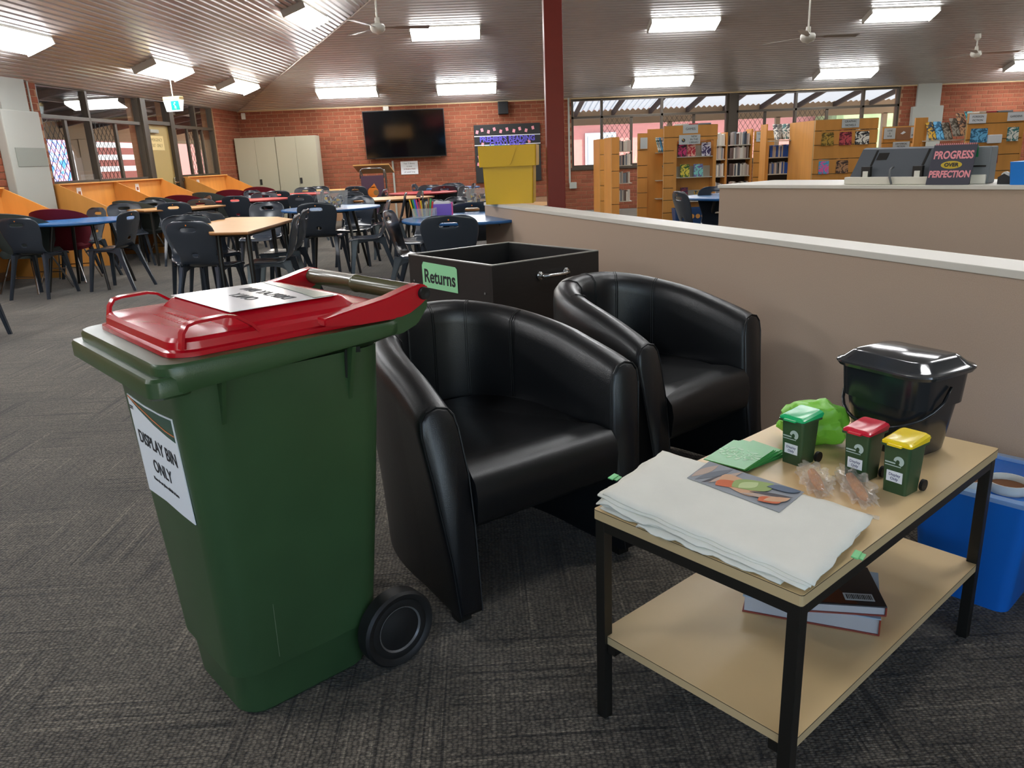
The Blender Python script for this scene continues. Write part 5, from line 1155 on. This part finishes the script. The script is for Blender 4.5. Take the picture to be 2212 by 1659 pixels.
# wheels and axle
for y0, s in ((.062, -1), (.488, 1)):
    bm = bmesh.new(); pr = [(.012, .024), (.03, .022), (.045, .018), (.058, .016), (.061, .020), (.066, .0215), (.078, .019), (.084, .024), (.094, .025), (.1, .018), (.1, -.018), (.094, -.024), (.02, -.024)]
    lathe(bm, [(r, s*z) for r, z in pr], (.472, y0, .1), 36, 'Y'); bmesh.ops.recalc_face_normals(bm, faces=bm.faces[:]); wh = link('wheel', bm, 'rubber', wb, smooth=35)
    bm = bmesh.new(); lathe(bm, [(.056, s*.0165), (.060, s*.021), (.062, s*.0165)], (.472, y0, .1), 36, 'Y', cap=False); bmesh.ops.recalc_face_normals(bm, faces=bm.faces[:]); link('hub_ring', bm, mat('worn_grey', '#5a5856', .3), wh, smooth=40)
bm = bmesh.new(); lathe(bm, [(.01, .05), (.01, .5)], (.472, 0, .1), 12, 'Y'); bmesh.ops.recalc_face_normals(bm, faces=bm.faces[:]); link('axle', bm, 'black_metal', wb)

# ------------------------------------------------------------------ tub armchairs
def armchair(label, front, rdeg, W=.70, D=.66):
    """front = centre of the front edge on the floor; rdeg = direction of the chair's width axis"""
    t = thing('armchair', label, 'armchair', (front[0], front[1], 0), R(rdeg), 'black tub armchairs')
    # local: x across (viewer's left to right), y backwards
    th_ = .108; bm = bmesh.new(); rings = []; path = []
    hw = W/2-th_/2; st = .20; n = 28
    for k in range(8): path.append((Vector((-hw+.012*(k/8), st*k/8)), Vector((-1, 0)), st*k/8/(D)))
    for k in range(n+1):
        a = math.pi - math.pi*k/n; ex, ey = hw-.012, D-th_/2-st
        c, s = math.cos(a), math.sin(a); e = .82
        x = ex*math.copysign(abs(c)**e, c); y = st+ey*abs(s)**e
        nrm = Vector((c/ex, s/ey)).normalized(); path.append((Vector((x, y)), nrm, y/D))
    for k in range(7, -1, -1): path.append((Vector((hw-.012*(k/8), st*k/8)), Vector((1, 0)), st*k/8/(D)))
    for p, nrm, d in path:
        d = min(1, d/.93); H = .622+.143*(d**.85 if d > 0 else 0); T_ = th_/2; flare = .030*(1-d)
        def q(o, z): return (p.x+nrm.x*o, p.y+nrm.y*o, z)
        tp_ = -.02*(1-d)
        ring = [q(T_-.018, .035), q(T_-.012, .20), q(T_+flare*.4, .42), q(T_+flare, H-.07), q(T_+flare-.004, H-.03), q(T_*.6+flare, H-.008), q(flare, H), q(-T_*.6+flare, H-.008), q(-T_+.004+flare, H-.03), q(-T_+flare*.8, H-.07), q(-T_+.004+flare*.2, .42), q(-T_+.01, .28), q(-T_+.02, .035)]
        rings.append(ring)
    def lean(r):
        return [(v[0], v[1]+.075*(v[2]/.62)*max(0, 1-max(0, v[1])/.30), v[2]) for v in r]
    rings = [lean(r) for r in rings]
    def cap(r, y, f):
        c = sum((Vector(v) for v in r), Vector())/len(r); return [tuple(Vector((c.x+(v[0]-c.x)*f, v[1]+y, c.z+(v[2]-c.z)*(1-(1-f)*.3)))) for v in r]
    rings = [cap(rings[0], -.022, .80), cap(rings[0], -.014, .95)] + rings + [cap(rings[-1], -.014, .95), cap(rings[-1], -.022, .80)]
    loft(bm, rings, True); bmesh.ops.recalc_face_normals(bm, faces=bm.faces[:]); sh_ = link('shell', bm, 'black_vinyl', t, smooth=60)
    # seams on the inner back
    m = len(path)
    for f in (.30, .40, .50, .60, .70):
        i = round(f*(m-1)); p, nrm, d = path[i]; dd = min(1, d/.93); H = .622+.143*dd**.85; T_ = th_/2
        for off in (-.0035, .0035):
            tg = Vector((-nrm.y, nrm.x))*off; bm = bmesh.new()
            pts = [(p.x+nrm.x*o+tg.x, p.y+nrm.y*o+tg.y, z) for o, z in ((.025, H-.006), (.0, H+.0005), (-T_*.6, H-.0075), (-T_+.0035, H-.03), (-T_-.0005, H-.07), (-T_+.003, .44))]
            tube(bm, pts, .0016, 5); link('seam', bm, 'vinyl_seam', sh_)
    for s in (-1, 1):     # piping round the arm fronts
        ring = rings[1] if s < 0 else rings[-2]; bm = bmesh.new(); tube(bm, [Vector(v)+Vector((0, -.002, 0)) for v in ring], .0028, 5); link('piping', bm, 'vinyl_seam', sh_)
    iw = W/2-th_+.012
    bm = bmesh.new(); ys = D-th_
    def rr_(x0, x1, y0, y1, r, z): return rrect(x0, x1, y0, y1, r, z, 8)
    loft(bm, [rr_(-iw+.01, iw-.01, .03, ys, .20, .27), rr_(-iw, iw, .012, ys, .20, .29), rr_(-iw, iw, .004, ys, .20, .36), rr_(-iw, iw, .012, ys, .20, .40), rr_(-iw+.006, iw-.006, .035, ys, .20, .425), rr_(-iw+.03, iw-.03, .09, ys-.03, .19, .436)])
    for v in bm.verts:       # square the front corners
        if v.co.y < .26:
            u = max(0, (.24-v.co.y)/.24); v.co.x = math.copysign(max(abs(v.co.x), iw*min(1, .55+u*.6)*.985), v.co.x) if abs(v.co.x) > .02 else v.co.x
    bmesh.ops.recalc_face_normals(bm, faces=bm.faces[:]); link('seat', bm, 'black_vinyl', t, smooth=50)
    for x in (-1, 1):
        for y in (.03, D-.20): link('foot', bx((x*(hw-(.10 if y > .1 else 0))-.02, y, 0), (x*(hw-(.10 if y > .1 else 0))+.02, y+.04, .037)), 'black_metal', t)
    return t
armchair('black vinyl tub armchair just right of the green bin', (.163, 1.985), 33, .70, .74)
armchair('black vinyl tub armchair farther back against the partition', (.79, 2.56), 38.5, .655, .68)

# ------------------------------------------------------------------ coffee table
TA = Vector((.494, 1.088)); ta = R(38.9); TU = Vector((math.cos(ta), math.sin(ta))); TV = Vector((-math.sin(ta), math.cos(ta)))
TL, TW, TH, SH_ = .905, .468, .512, .212
cf = thing('coffee_table', 'low laminate coffee table with lower shelf and black square steel frame', 'coffee table', (TA.x, TA.y, 0), ta)
def slab(nm, x0, x1, y0, y1, z1, t_):
    bm = bmesh.new(); r = .006
    loft(bm, [rrect(x0, x1, y0, y1, r, z1-t_, 3), rrect(x0, x1, y0, y1, r, z1-.0012, 3)]); bmesh.ops.recalc_face_normals(bm, faces=bm.faces[:]); e = link(nm, bm, 'laminate_edge', cf)
    bm = bmesh.new(); loft(bm, [rrect(x0-.0003, x1+.0003, y0-.0003, y1+.0003, r, z1-.0022, 3), rrect(x0-.0003, x1+.0003, y0-.0003, y1+.0003, r, z1-.0010, 3)]); bmesh.ops.recalc_face_normals(bm, faces=bm.faces[:]); link('dark_edge_line', bm, 'edge_line', e)
    bm = bmesh.new(); loft(bm, [rrect(x0+.0004, x1-.0004, y0+.0004, y1-.0004, r, z1-.0012, 3), rrect(x0+.0004, x1-.0004, y0+.0004, y1-.0004, r, z1, 3)]); bmesh.ops.recalc_face_normals(bm, faces=bm.faces[:]); link('laminate_face', bm, 'laminate', e)
    return e
slab('tabletop', 0, TL, 0, TW, TH, .022); slab('shelf_board', .012, TL-.012, .004, TW-.004, SH_, .020)
q_ = .0245
for x in (.003, TL-.003-q_):
    for y in (.003, TW-.003-q_): link('leg', bx((x, y, 0), (x+q_, y+q_, TH-.0225), .0015), 'black_metal', cf)
for y in (.004, TW-.004-q_): link('rail', bx((.003+q_, y, TH-.0225-.024), (TL-.003-q_, y+.022, TH-.0225)), 'black_metal', cf)
for x in (.004, TL-.004-.022): link('rail', bx((x, .003+q_, TH-.0225-.024), (x+.022, TW-.003-q_, TH-.0225)), 'black_metal', cf)
for y in (.03, TW-.05): link('shelf_rail', bx((.01, y, SH_-.040), (TL-.01, y+.02, SH_-.0202)), 'black_metal', cf)
def TP(a, b, z): return (TA.x+TU.x*a+TV.x*b, TA.y+TU.y*a+TV.y*b, z)
# ---- folded white cotton bags
def KF(x, y):
    d = Vector((x, y))-TA; return max(.5, min(1, .55+.95*d.dot(TV)+.3*max(0, d.dot(TU))))
def cloth_layer(label, P4, z0, th, seed, amp=.004, m='white_cloth', name='folded_tshirt'):
    rn = random.Random(seed); A, B, C_, D_ = [Vector((p[0], p[1])) for p in P4]; nx, ny = 26, 16; bm = bmesh.new()
    ph = [rn.uniform(0, 6.28) for _ in range(8)]
    def pos(u, v):
        p = (A*(1-u)+B*u)*(1-v)+(D_*(1-u)+C_*u)*v; return p
    top = []; bot = []
    for j in range(ny+1):
        rt, rb_ = [], []
        for i in range(nx+1):
            u, v = i/nx, j/ny; p = pos(u, v); e = min(u, 1-u, v*.7, (1-v)*.7); k = min(1, e/.05)
            wob = amp*(math.sin(u*17+ph[0])*math.sin(v*9+ph[1]))*(1-min(1, e/.15))*1.2
            out = Vector((math.sin(v*21+ph[2]), math.sin(u*23+ph[3])+.6*math.sin(u*47+ph[4])))*.0035*(1-k)
            p = p+out; h = th*(.35+.65*math.sin(k*math.pi/2))
            ea = (Vector((p.x, p.y))-TA).dot(TU); zd = -max(0, -.006-ea)*1.0
            rt.append(bm.verts.new((p.x, p.y, z0+th/2+h/2+wob*.5+zd))); rb_.append(bm.verts.new((p.x, p.y, z0+th/2-h/2+(wob*.4 if z0 > .53 else 0)+zd)))
        top.append(rt); bot.append(rb_)
    for j in range(ny):
        for i in range(nx):
            bm.faces.new((top[j][i], top[j][i+1], top[j+1][i+1], top[j+1][i])); bm.faces.new((bot[j][i], bot[j+1][i], bot[j+1][i+1], bot[j][i+1]))
    for i in range(nx): bm.faces.new((top[0][i], bot[0][i], bot[0][i+1], top[0][i+1])); bm.faces.new((top[ny][i], top[ny][i+1], bot[ny][i+1], bot[ny][i]))
    for j in range(ny): bm.faces.new((top[j][0], top[j+1][0], bot[j+1][0], bot[j][0])); bm.faces.new((top[j][nx], bot[j][nx], bot[j+1][nx], top[j+1][nx]))
    for v in bm.verts: v.co.z = TH+.0004+(v.co.z-TH)*KF(v.co.x, v.co.y)
    bmesh.ops.recalc_face_normals(bm, faces=bm.faces[:])
    return tag(link(name, bm, m, smooth=True), label, 'cotton shirt', 'stack of folded white shirts')
cA, cB, cC, cD = (0.2158, 1.4348, 0.5530), (0.5069, 1.0857, 0.5360), (0.7168, 1.3027, 0.5400), (0.3945, 1.6491, 0.5550)
def sc_(d, s=0, t=0): return [(p[0]+d[0]+s*(TV.x*-1), p[1]+d[1]+t) for p in (cA, cB, cC, cD)]
base = [cA, cB, cC, cD]
def offs(o): return [(p[0]+a, p[1]+b) for p, (a, b) in zip(base, o)]
def OU(a, b): return (TU.x*a+TV.x*b, TU.y*a+TV.y*b)
def L4(l, r, f, k): return offs([OU(-f, l), OU(-f, -r), OU(k, -r), OU(k, l)])
cloth_layer('lowest folded white shirt of the stack on the coffee table', L4(.002, -.06, -.002, .0), .5125, .010, 1, .002)
cloth_layer('second lowest folded white shirt of the stack, drooping over the table edge', L4(-.10, -.05, .014, -.04), .5195, .010, 2, .005)
cloth_layer('third folded white shirt from the bottom of the stack', L4(.012, -.01, .005, .0), .5265, .009, 3, .005)
cloth_layer('fourth folded white shirt from the bottom, creased along its edge', L4(.004, -.004, .009, .004), .5335, .009, 5, .004)
cloth_layer('folded white shirt just below the printed one on the stack', L4(.009, -.002, .003, .005), .5395, .010, 6, .003)
top_ = cloth_layer('top folded white shirt printed with a coloured vegetable band', base, .5455, .010, 4, .0015)
pa4 = [(0.4050, 1.4855, 0.5510), (0.5410, 1.3219, 0.5430), (0.6219, 1.4007, 0.5440), (0.4751, 1.5636, 0.5520)]
def bil(u, v):
    a, b, c, d = [Vector((p[0], p[1])) for p in pa4]; return (a*(1-u)+b*u)*(1-v)+(d*(1-u)+c*u)*v
def patch(name, pts, m, z, par): 
    bm = bmesh.new(); prism3(bm, [(*bil(u, v), TH+.0012+(z-TH)*KF(*bil(u, v))) for u, v in pts], (0, 0, .0004)); bmesh.ops.recalc_face_normals(bm, faces=bm.faces[:]); return link(name, bm, m, par)
mat('pr_grey', '#8a8c90', .8); mat('pr_grey2', '#6b6d74', .8); mat('pr_dark', '#4b4547', .8); mat('pr_salmon', '#c79a78', .8); mat('pr_orange', '#c4623a', .8); mat('pr_green', '#8fa060', .8); mat('pr_lime', '#b4c088', .8); mat('pr_blue', '#5a6678', .8); mat('pr_tan', '#b0998a', .8)
bandm = patch('print_band', [(0, 0), (1, 0), (1, 1), (0, 1)], 'pr_grey', .5558, top_)
def leaf(u0, v0, u1, v1, w, m, z):
    d = Vector((u1-u0, v1-v0)); n = Vector((-d.y, d.x)).normalized()*w; pts = []
    for k in range(9): t = k/8; p = Vector((u0, v0))+d*t+n*math.sin(t*math.pi); pts.append((min(1, max(0, p.x)), min(1, max(0, p.y))))
    for k in range(7, 0, -1): t = k/8; p = Vector((u0, v0))+d*t-n*math.sin(t*math.pi); pts.append((min(1, max(0, p.x)), min(1, max(0, p.y))))
    patch('print_shape', pts, m, z, bandm)
for i, a in enumerate([(.02, .1, .12, .95, .05, 'pr_tan'), (.08, .05, .28, .98, .05, 'pr_grey2'), (.16, .02, .36, .9, .03, 'pr_dark'), (.22, .1, .38, .98, .04, 'pr_tan'), (.28, .3, .68, .55, .33, 'pr_salmon'), (.30, .1, .46, .55, .10, 'pr_orange'), (.44, .25, .72, .9, .16, 'pr_green'), (.5, .3, .60, .75, .07, 'pr_lime'),
                       (.56, .12, .95, .5, .06, 'pr_tan'), (.62, .3, .98, .62, .05, 'pr_dark'), (.7, .7, .98, .95, .10, 'pr_blue'), (.76, .08, .92, .42, .09, 'pr_orange'), (.8, .15, .97, .55, .06, 'pr_salmon')]):
    leaf(*a[:5], a[5], .5562+.0003*i)
for px, lb in (((0.2563, 1.5339, 0.5450), 'small green size tag'), ((0.6196, 1.1693, 0.5350), 'small green size tag')):
    bm = bmesh.new(); box(bm, (0, 0, 0), (.028, .012, .003), bev=.001); box(bm, (.004, -.008, -.002), (.022, .010, .002)); o = link('green_tag', bm, 'green_paper', top_, (px[0], px[1], px[2]), (R(8), 0, ta+.2))
# ---- green leaflets
lf = [(0.4838, 1.6365, 0.5320), (0.5548, 1.5635, 0.5320), (0.6613, 1.6702, 0.5320), (0.5894, 1.7460, 0.5320)]
def leaflet(dx, dz, rot, label, front=False):
    c = sum((Vector((p[0], p[1])) for p in lf), Vector((0, 0)))/4 + TU*dx
    th = .0022; t = thing('leaflet', label, 'leaflet', (c.x, c.y, dz), rot, 'green food waste leaflets')
    v = [Vector((p[0], p[1]))-(c-TU*dx) for p in lf]; bm = bmesh.new(); prism3(bm, [(a.x, a.y, 0) for a in v], (0, 0, th)); bmesh.ops.recalc_face_normals(bm, faces=bm.faces[:]); link('folded_card', bm, 'leaf_green', t)
    link_ = None
    if front:
        ex = (v[2]-v[3]).normalized(); ey = (v[3]-v[0]).normalized()
        text('lettering', "Let's all", .024, (ey.x*.008, ey.y*.008, th+.0002), (ex.x, ex.y, 0), (ey.x, ey.y, 0), 'leaf_pale', t, .0002, .0004); text('lettering', 'FOGO', .028, (-ey.x*.012, -ey.y*.012, th+.0002), (ex.x, ex.y, 0), (ey.x, ey.y, 0), 'leaf_pale', t, .0002, .0006)
        rn = random.Random(5)
        for i in range(14):
            a = 2*math.pi*i/14; c2 = ex*math.cos(a)*.045+ey*math.sin(a)*.030; rr_ = rn.uniform(.004, .007); rot2 = rn.random()*3
            bm = bmesh.new(); pts = []
            for k in range(8): b = 2*math.pi*k/8; x, y = math.cos(b)*rr_*1.5, math.sin(b)*rr_*.75; pts.append((c2.x+x*math.cos(rot2)-y*math.sin(rot2), c2.y+x*math.sin(rot2)+y*math.cos(rot2), th+.0001))
            prism3(bm, pts, (0, 0, .0003)); bmesh.ops.recalc_face_normals(bm, faces=bm.faces[:]); link('food_drawing', bm, 'leaf_pale', t)
    return t
mat('leaf_green', '#3f9a4c', .35, .5); mat('leaf_pale', '#a9cfa6', .5)
for i in range(8): leaflet((.045, .040, .050, .032, .024, .028, .012, .006)[i], .5125+i*.0023, R((-14, -10, -12, -6, -8, -3, -4, -1)[i]), 'green leaflet, %s from the bottom of the pile' % ORD[i])
leaflet(0, .5125+8*.0023, 0, "top green leaflet reading Let's all FOGO", True)

# ---- three miniature wheelie bins
def mini_bin(label, c, rz, lidm, H=.118):
    t = thing('toy_bin', label, 'toy bin', (c[0], c[1], TH+.0003), rz, 'miniature wheelie bins')
    bm = bmesh.new(); loft(bm, [rrect(.006, .060, .004, .054, .006, 0), rrect(.002, .066, .0, .058, .007, H*.90)]); bmesh.ops.recalc_face_normals(bm, faces=bm.faces[:]); link('body', bm, 'bin_green', t, smooth=35)
    bm = bmesh.new(); loft(bm, [rrect(-.006, .072, -.004, .062, .006, H*.885), rrect(-.006, .072, -.004, .062, .006, H*.92)]); bmesh.ops.recalc_face_normals(bm, faces=bm.faces[:]); link('rim', bm, 'bin_green', t)
    bm = bmesh.new(); zf = lambda x, y: H*.925+.008*max(0, min(1, x/.07))
    loft(bm, [rrect(-.004, .074, -.003, .061, .006, H*.922), rrect(-.004, .074, -.003, .061, .006, lambda x, y: zf(x, y)+.004), rrect(.002, .07, .003, .055, .006, lambda x, y: zf(x, y)+.008)]); box(bm, (-.007, .029, H*.925+.001), (.008, .03, .004)); bmesh.ops.recalc_face_normals(bm, faces=bm.faces[:]); link('lid', bm, lidm, t, smooth=30)
    bm = bmesh.new(); tube(bm, [(.076, 0, H*.97), (.076, .058, H*.97)], .003, 8); box(bm, (.072, .003, H*.95), (.012, .004, .008)); box(bm, (.072, .055, H*.95), (.012, .004, .008)); link('handle_bar', bm, lidm, t)
    for y, s in ((.0, -1), (.058, 1)):
        bm = bmesh.new(); lathe(bm, [(.003, s*.004), (.0125, s*.004), (.0125, -s*.003), (.003, -s*.003)], (.064, y-s*-.002, .0125), 18, 'Y'); bmesh.ops.recalc_face_normals(bm, faces=bm.faces[:]); link('wheel', bm, 'rubber', t)
    fx_ = lambda z: .006-.004*z/(H*.9)-.0006
    bm = bmesh.new(); prism3(bm, [(fx_(.035), .012, .026), (fx_(.035), .046, .026), (fx_(.05)-.0001, .046, .050), (fx_(.05), .012, .050)], (-.0006, 0, 0)); bmesh.ops.recalc_face_normals(bm, faces=bm.faces[:]); st_ = link('sticker', bm, 'white_paper', t)
    text('lettering', 'Display', .0085, (fx_(.04)-.0009, .029, .042), (0, -1, 0), (0, 0, 1), mat('biro', '#4a4a70', .6), st_, .0001, .0001); text('lettering', 'Only', .0085, (fx_(.04)-.0009, .029, .033), (0, -1, 0), (0, 0, 1), 'biro', st_, .0001, .0001)
    bm = bmesh.new(); pts = []
    for k in range(14): a = R(-60+240*k/13); pts.append((fx_(.08)-.0004, .022-math.cos(a)*.011, .074+math.sin(a)*.011))
    for k in range(13, -1, -1): a = R(-60+240*k/13); pts.append((fx_(.08)-.0004, .024-math.cos(a)*.004, .072+math.sin(a)*.005))
    prism3(bm, pts, (-.0004, 0, 0)); box(bm, (fx_(.07)-.0005, .040, .068), (.0006, .022, .003)); box(bm, (fx_(.07)-.0005, .034, .062), (.0006, .034, .0018)); bmesh.ops.recalc_face_normals(bm, faces=bm.faces[:]); link('bird_emblem', bm, mat('emblem_white', '#a9b8b0', .5), t)
    return t
mat('lid_green', '#18b06a', .25, .6); mat('lid_yellow', '#e8c80e', .25, .6); mat('lid_red2', '#c41430', .25, .6)
for (px, lm, lb) in (((0.6964, 1.6002, 0.5120), 'lid_green', 'toy wheelie bin with a green lid, farthest of the three'), ((0.7972, 1.4987, 0.5120), 'lid_red2', 'toy wheelie bin with a red lid, middle of the three'), ((0.8432, 1.4198, 0.5120), 'lid_yellow', 'toy wheelie bin with a yellow lid, nearest of the three')):
    mini_bin(lb, px, R(33), lm)

# ---- kitchen caddy
kc = Vector((.985, 1.725)); kr = R(-63)
kd = thing('kitchen_caddy', 'black plastic kitchen caddy with glossy lid and bail handle', 'caddy', (kc.x, kc.y, TH+.0003), kr)
mat('caddy_black', '#1b1e22', .22, .6); mat('caddy_lid', '#2a2d30', .10, .7)
bm = bmesh.new(); loft(bm, [rrect(-.088, .088, -.075, .075, .055, 0, 8), rrect(-.092, .092, -.079, .079, .055, .006, 8), rrect(-.104, .104, -.09, .09, .05, .12, 8), rrect(-.112, .112, -.096, .096, .05, .122, 8), rrect(-.116, .116, -.100, .100, .048, .20, 8)]); bmesh.ops.recalc_face_normals(bm, faces=bm.faces[:]); link('bucket', bm, 'caddy_black', kd, smooth=35)
bm = bmesh.new(); loft(bm, [rrect(-.124, .124, -.108, .108, .05, .196, 8), rrect(-.128, .128, -.112, .112, .05, .204, 8), rrect(-.127, .127, -.111, .111, .05, .208, 8), rrect(-.115, .115, -.098, .098, .045, .213, 8), rrect(-.098, .098, -.080, .080, .035, .229, 8), rrect(-.090, .090, -.072, .072, .03, .231, 8)]); bmesh.ops.recalc_face_normals(bm, faces=bm.faces[:]); link('lid', bm, 'caddy_lid', kd, smooth=28)
bm = bmesh.new(); pts = [(-.120, 0, .17)]
for k in range(1, 16): a = math.pi*k/16; pts.append((-.124*math.cos(a)*1.02 if abs(math.cos(a)) > .0 else 0, -.115*math.sin(a)**.8, .17-.10*math.sin(a)**.7))
pts.append((.120, 0, .17)); tube(bm, pts, .0042, 8); link('bail_handle', bm, 'caddy_black', kd, smooth=True)
# ---- lime green compostable bag
bg_c = Vector((0.7438, 1.6705, 0.5120)[:2])+Vector((.045, .085)); bm = bmesh.new(); bmesh.ops.create_icosphere(bm, subdivisions=4, radius=1)
rn = random.Random(9)
for v in bm.verts:
    n = v.co.copy(); f = 1+.26*noise.noise(n*2.0+Vector((3, 1, 7)))+.09*abs(noise.noise(n*4.5))+.04*abs(noise.noise(n*10)); v.co = Vector((n.x*.078*f, n.y*.06*f, max(0, .052+n.z*.056*f)))
bg_ = link('compost_bag', bm, mat('lime_bag', '#86d040', .4, bump=.3, bscale=60), None, (bg_c.x, bg_c.y, TH+.0003), R(-20), smooth=25); tag(bg_, 'crumpled lime green compost bag behind the green lidded toy bin', 'bag')
# ---- two biscuits in clear wrappers
film_mat('cellophane', '#e8dcd0', .22, .08)
mat('biscuit', '#b4743a', .8, var=.2, vscale=60, bump=.6, bscale=300)
for (a, b, lb) in (((0.7020, 1.5537, 0.5200), (0.6833, 1.4617, 0.5200), 'wrapped brown biscuit bar at the left, by the green leaflets'), ((0.7726, 1.5236, 0.5200), (0.7498, 1.4032, 0.5200), 'wrapped brown biscuit bar in front of the red lidded toy bin')):
    A_, B_ = Vector(a), Vector(b); mid = (A_+B_)/2; d = (B_-A_).normalized(); t = thing('wrapped_biscuit', lb, 'biscuit', (mid.x, mid.y, TH+.0003), math.atan2(d.y, d.x)); Lh = (B_-A_).length/2+.004
    bm = bmesh.new(); tube(bm, [(-Lh, 0, .012), (-Lh*.8, 0, .013), (0, 0, .014), (Lh*.8, 0, .013), (Lh, 0, .012)], [.004, .009, .0115, .009, .004], 12); link('bar', bm, 'biscuit', t, smooth=True)
    bm = bmesh.new(); bmesh.ops.create_icosphere(bm, subdivisions=4, radius=1)
    for v in bm.verts:
        n = v.co.copy(); f = 1+.16*math.sin(n.x*11+n.y*7)+.12*math.sin(n.y*17+n.z*13)+.06*math.sin(n.x*31); v.co = Vector((n.x*(Lh+.030)*f, n.y*.032*f, max(.0005, .014+n.z*.0165*f)))
    link('wrapper', bm, 'cellophane', t, smooth=30)
sp_ = (0.7483, 1.3297, 0.5150); bm = bmesh.new(); tube(bm, [(-.05, 0, 0), (.02, 0, 0)], .004, 6); tag(link('plastic_spoon', bm, 'cloudy_plastic', None, (sp_[0]-.02, sp_[1]+.015, .5165), R(-38)), 'clear plastic stick beside the folded shirts corner', 'stick')
# ---- two thick books on the lower shelf
def book(label, c, rz, L, W, T_, m, sp, z, extra=None):
    t = thing('hardback_book', label, 'book', (c[0], c[1], z), rz); link('cover', bx((0, 0, 0), (L, W, .003), .001), sp, t); link('top_cover', bx((0, 0, T_-.003), (L, W, T_), .001), m, t); link('spine', bx((L-.003, 0, .003), (L, W, T_-.003)), sp, t)
    link('page_block', bx((.004, .004, .003), (L-.003, W-.004, T_-.003)), mat('pages', '#acabad', .8, bump=.3, bscale=200, stretch=(1, 1, 30)), t)
    return t
mat('book_blue', '#8fa3b4', .5); mat('book_redbrown', '#7c2a18', .45); mat('book_dark', '#1a1b22', .3); mat('book_brown', '#4a2014', .3)
b1 = (0.5432, 1.5004, 0.2160); b1e = (0.7986, 1.3803, 0.2160); r1 = math.atan2(b1e[1]-b1[1], b1e[0]-b1[0]); L1 = math.hypot(b1e[1]-b1[1], b1e[0]-b1[0])
k1 = book('thick blue hardback with red brown spine lying on the lower shelf', b1, r1, L1, .20, .042, 'book_blue', 'book_redbrown', SH_+.0003)
text('lettering', 'GENES', .03, (L1*.80, .03, .0425), (-1, 0, 0), (0, -1, 0), 'pr_blue', k1, .0002, .0004)
b2 = (0.8130, 1.3868, 0.2850); L2 = .215
k2 = book('dark hardback with barcode label lying on the thick blue book', (b2[0]-math.cos(r1+.22)*L2, b2[1]-math.sin(r1+.22)*L2), r1+.22, L2, .165, .024, 'book_dark', 'book_redbrown', SH_+.0003+.0425)
bm = bmesh.new(); prism3(bm, [(.02, .005, .0242), (.16, .005, .0242), (.12, .08, .0242), (.02, .12, .0242)], (0, 0, .0003)); bmesh.ops.recalc_face_normals(bm, faces=bm.faces[:]); link('brown_print', bm, 'book_brown', k2)
br = link('barcode_label', bx((.135, .018, .0246), (.195, .046, .025)), 'grey_paper', k2); bm = bmesh.new()
for i in range(14): box(bm, (.141+i*.0038, .032, .0252), (.0016 if i % 3 else .0024, .018, .0003))
link('bars', bm, 'ink', br)
# ---- blue storage tub on the floor
film_mat('blue_film', '#1c6cc8', .93, .25); film_mat('clear_blue_lid', '#a8c8e8', .45, .15)
btn = thing('blue_crate', 'blue plastic tub holding cups, on the carpet behind the coffee table', 'storage tub', (1.36, 1.90, 0), R(40))
# local x along the long side
bm = bmesh.new(); loft(bm, [rrect(-.16, .16, -.145, .145, .03, .33), rrect(-.157, .157, -.142, .142, .03, .32), rrect(-.125, .125, -.115, .115, .03, 0), rrect(-.12, .12, -.11, .11, .03, .004), rrect(-.152, .152, -.138, .138, .03, .325)], True, False, True); bmesh.ops.recalc_face_normals(bm, faces=bm.faces[:]); link('tub_wall', bm, 'blue_film', btn, smooth=35)
bm = bmesh.new(); loft(bm, [rrect(-.17, .17, -.155, .155, .03, .325), rrect(-.17, .17, -.155, .155, .03, .337), rrect(-.148, .148, -.133, .133, .03, .338), rrect(-.148, .148, -.133, .133, .03, .326)], True, False, False); bmesh.ops.recalc_face_normals(bm, faces=bm.faces[:]); link('rim', bm, 'clear_blue_lid', btn)
for i, (x, y, lb) in enumerate(((1.262, 1.862, 'round white cup of brown powder in the blue tub, half behind the table leg'), (1.352, 1.815, 'round white cup of brown powder in the blue tub, right of the table leg'))):
    t = thing('powder_cup', lb, 'cup', (x, y, .0)); bm = bmesh.new(); lathe(bm, [(.035, .20), (.052, .352), (.049, .352), (.036, .22)], (0, 0, 0), 24, cap=False); lathe(bm, [(.001, .20), (.035, .20)], (0, 0, 0), 24, cap=False); bmesh.ops.recalc_face_normals(bm, faces=bm.faces[:]); link('cup_wall', bm, 'white_enamel', t, smooth=40)
    bm = bmesh.new(); lathe(bm, [(.001, .335), (.0465, .335), (.045, .32)], (0, 0, 0), 24); bmesh.ops.recalc_face_normals(bm, faces=bm.faces[:]); link('powder', bm, mat('brown_powder', '#6e4424', .9), t)
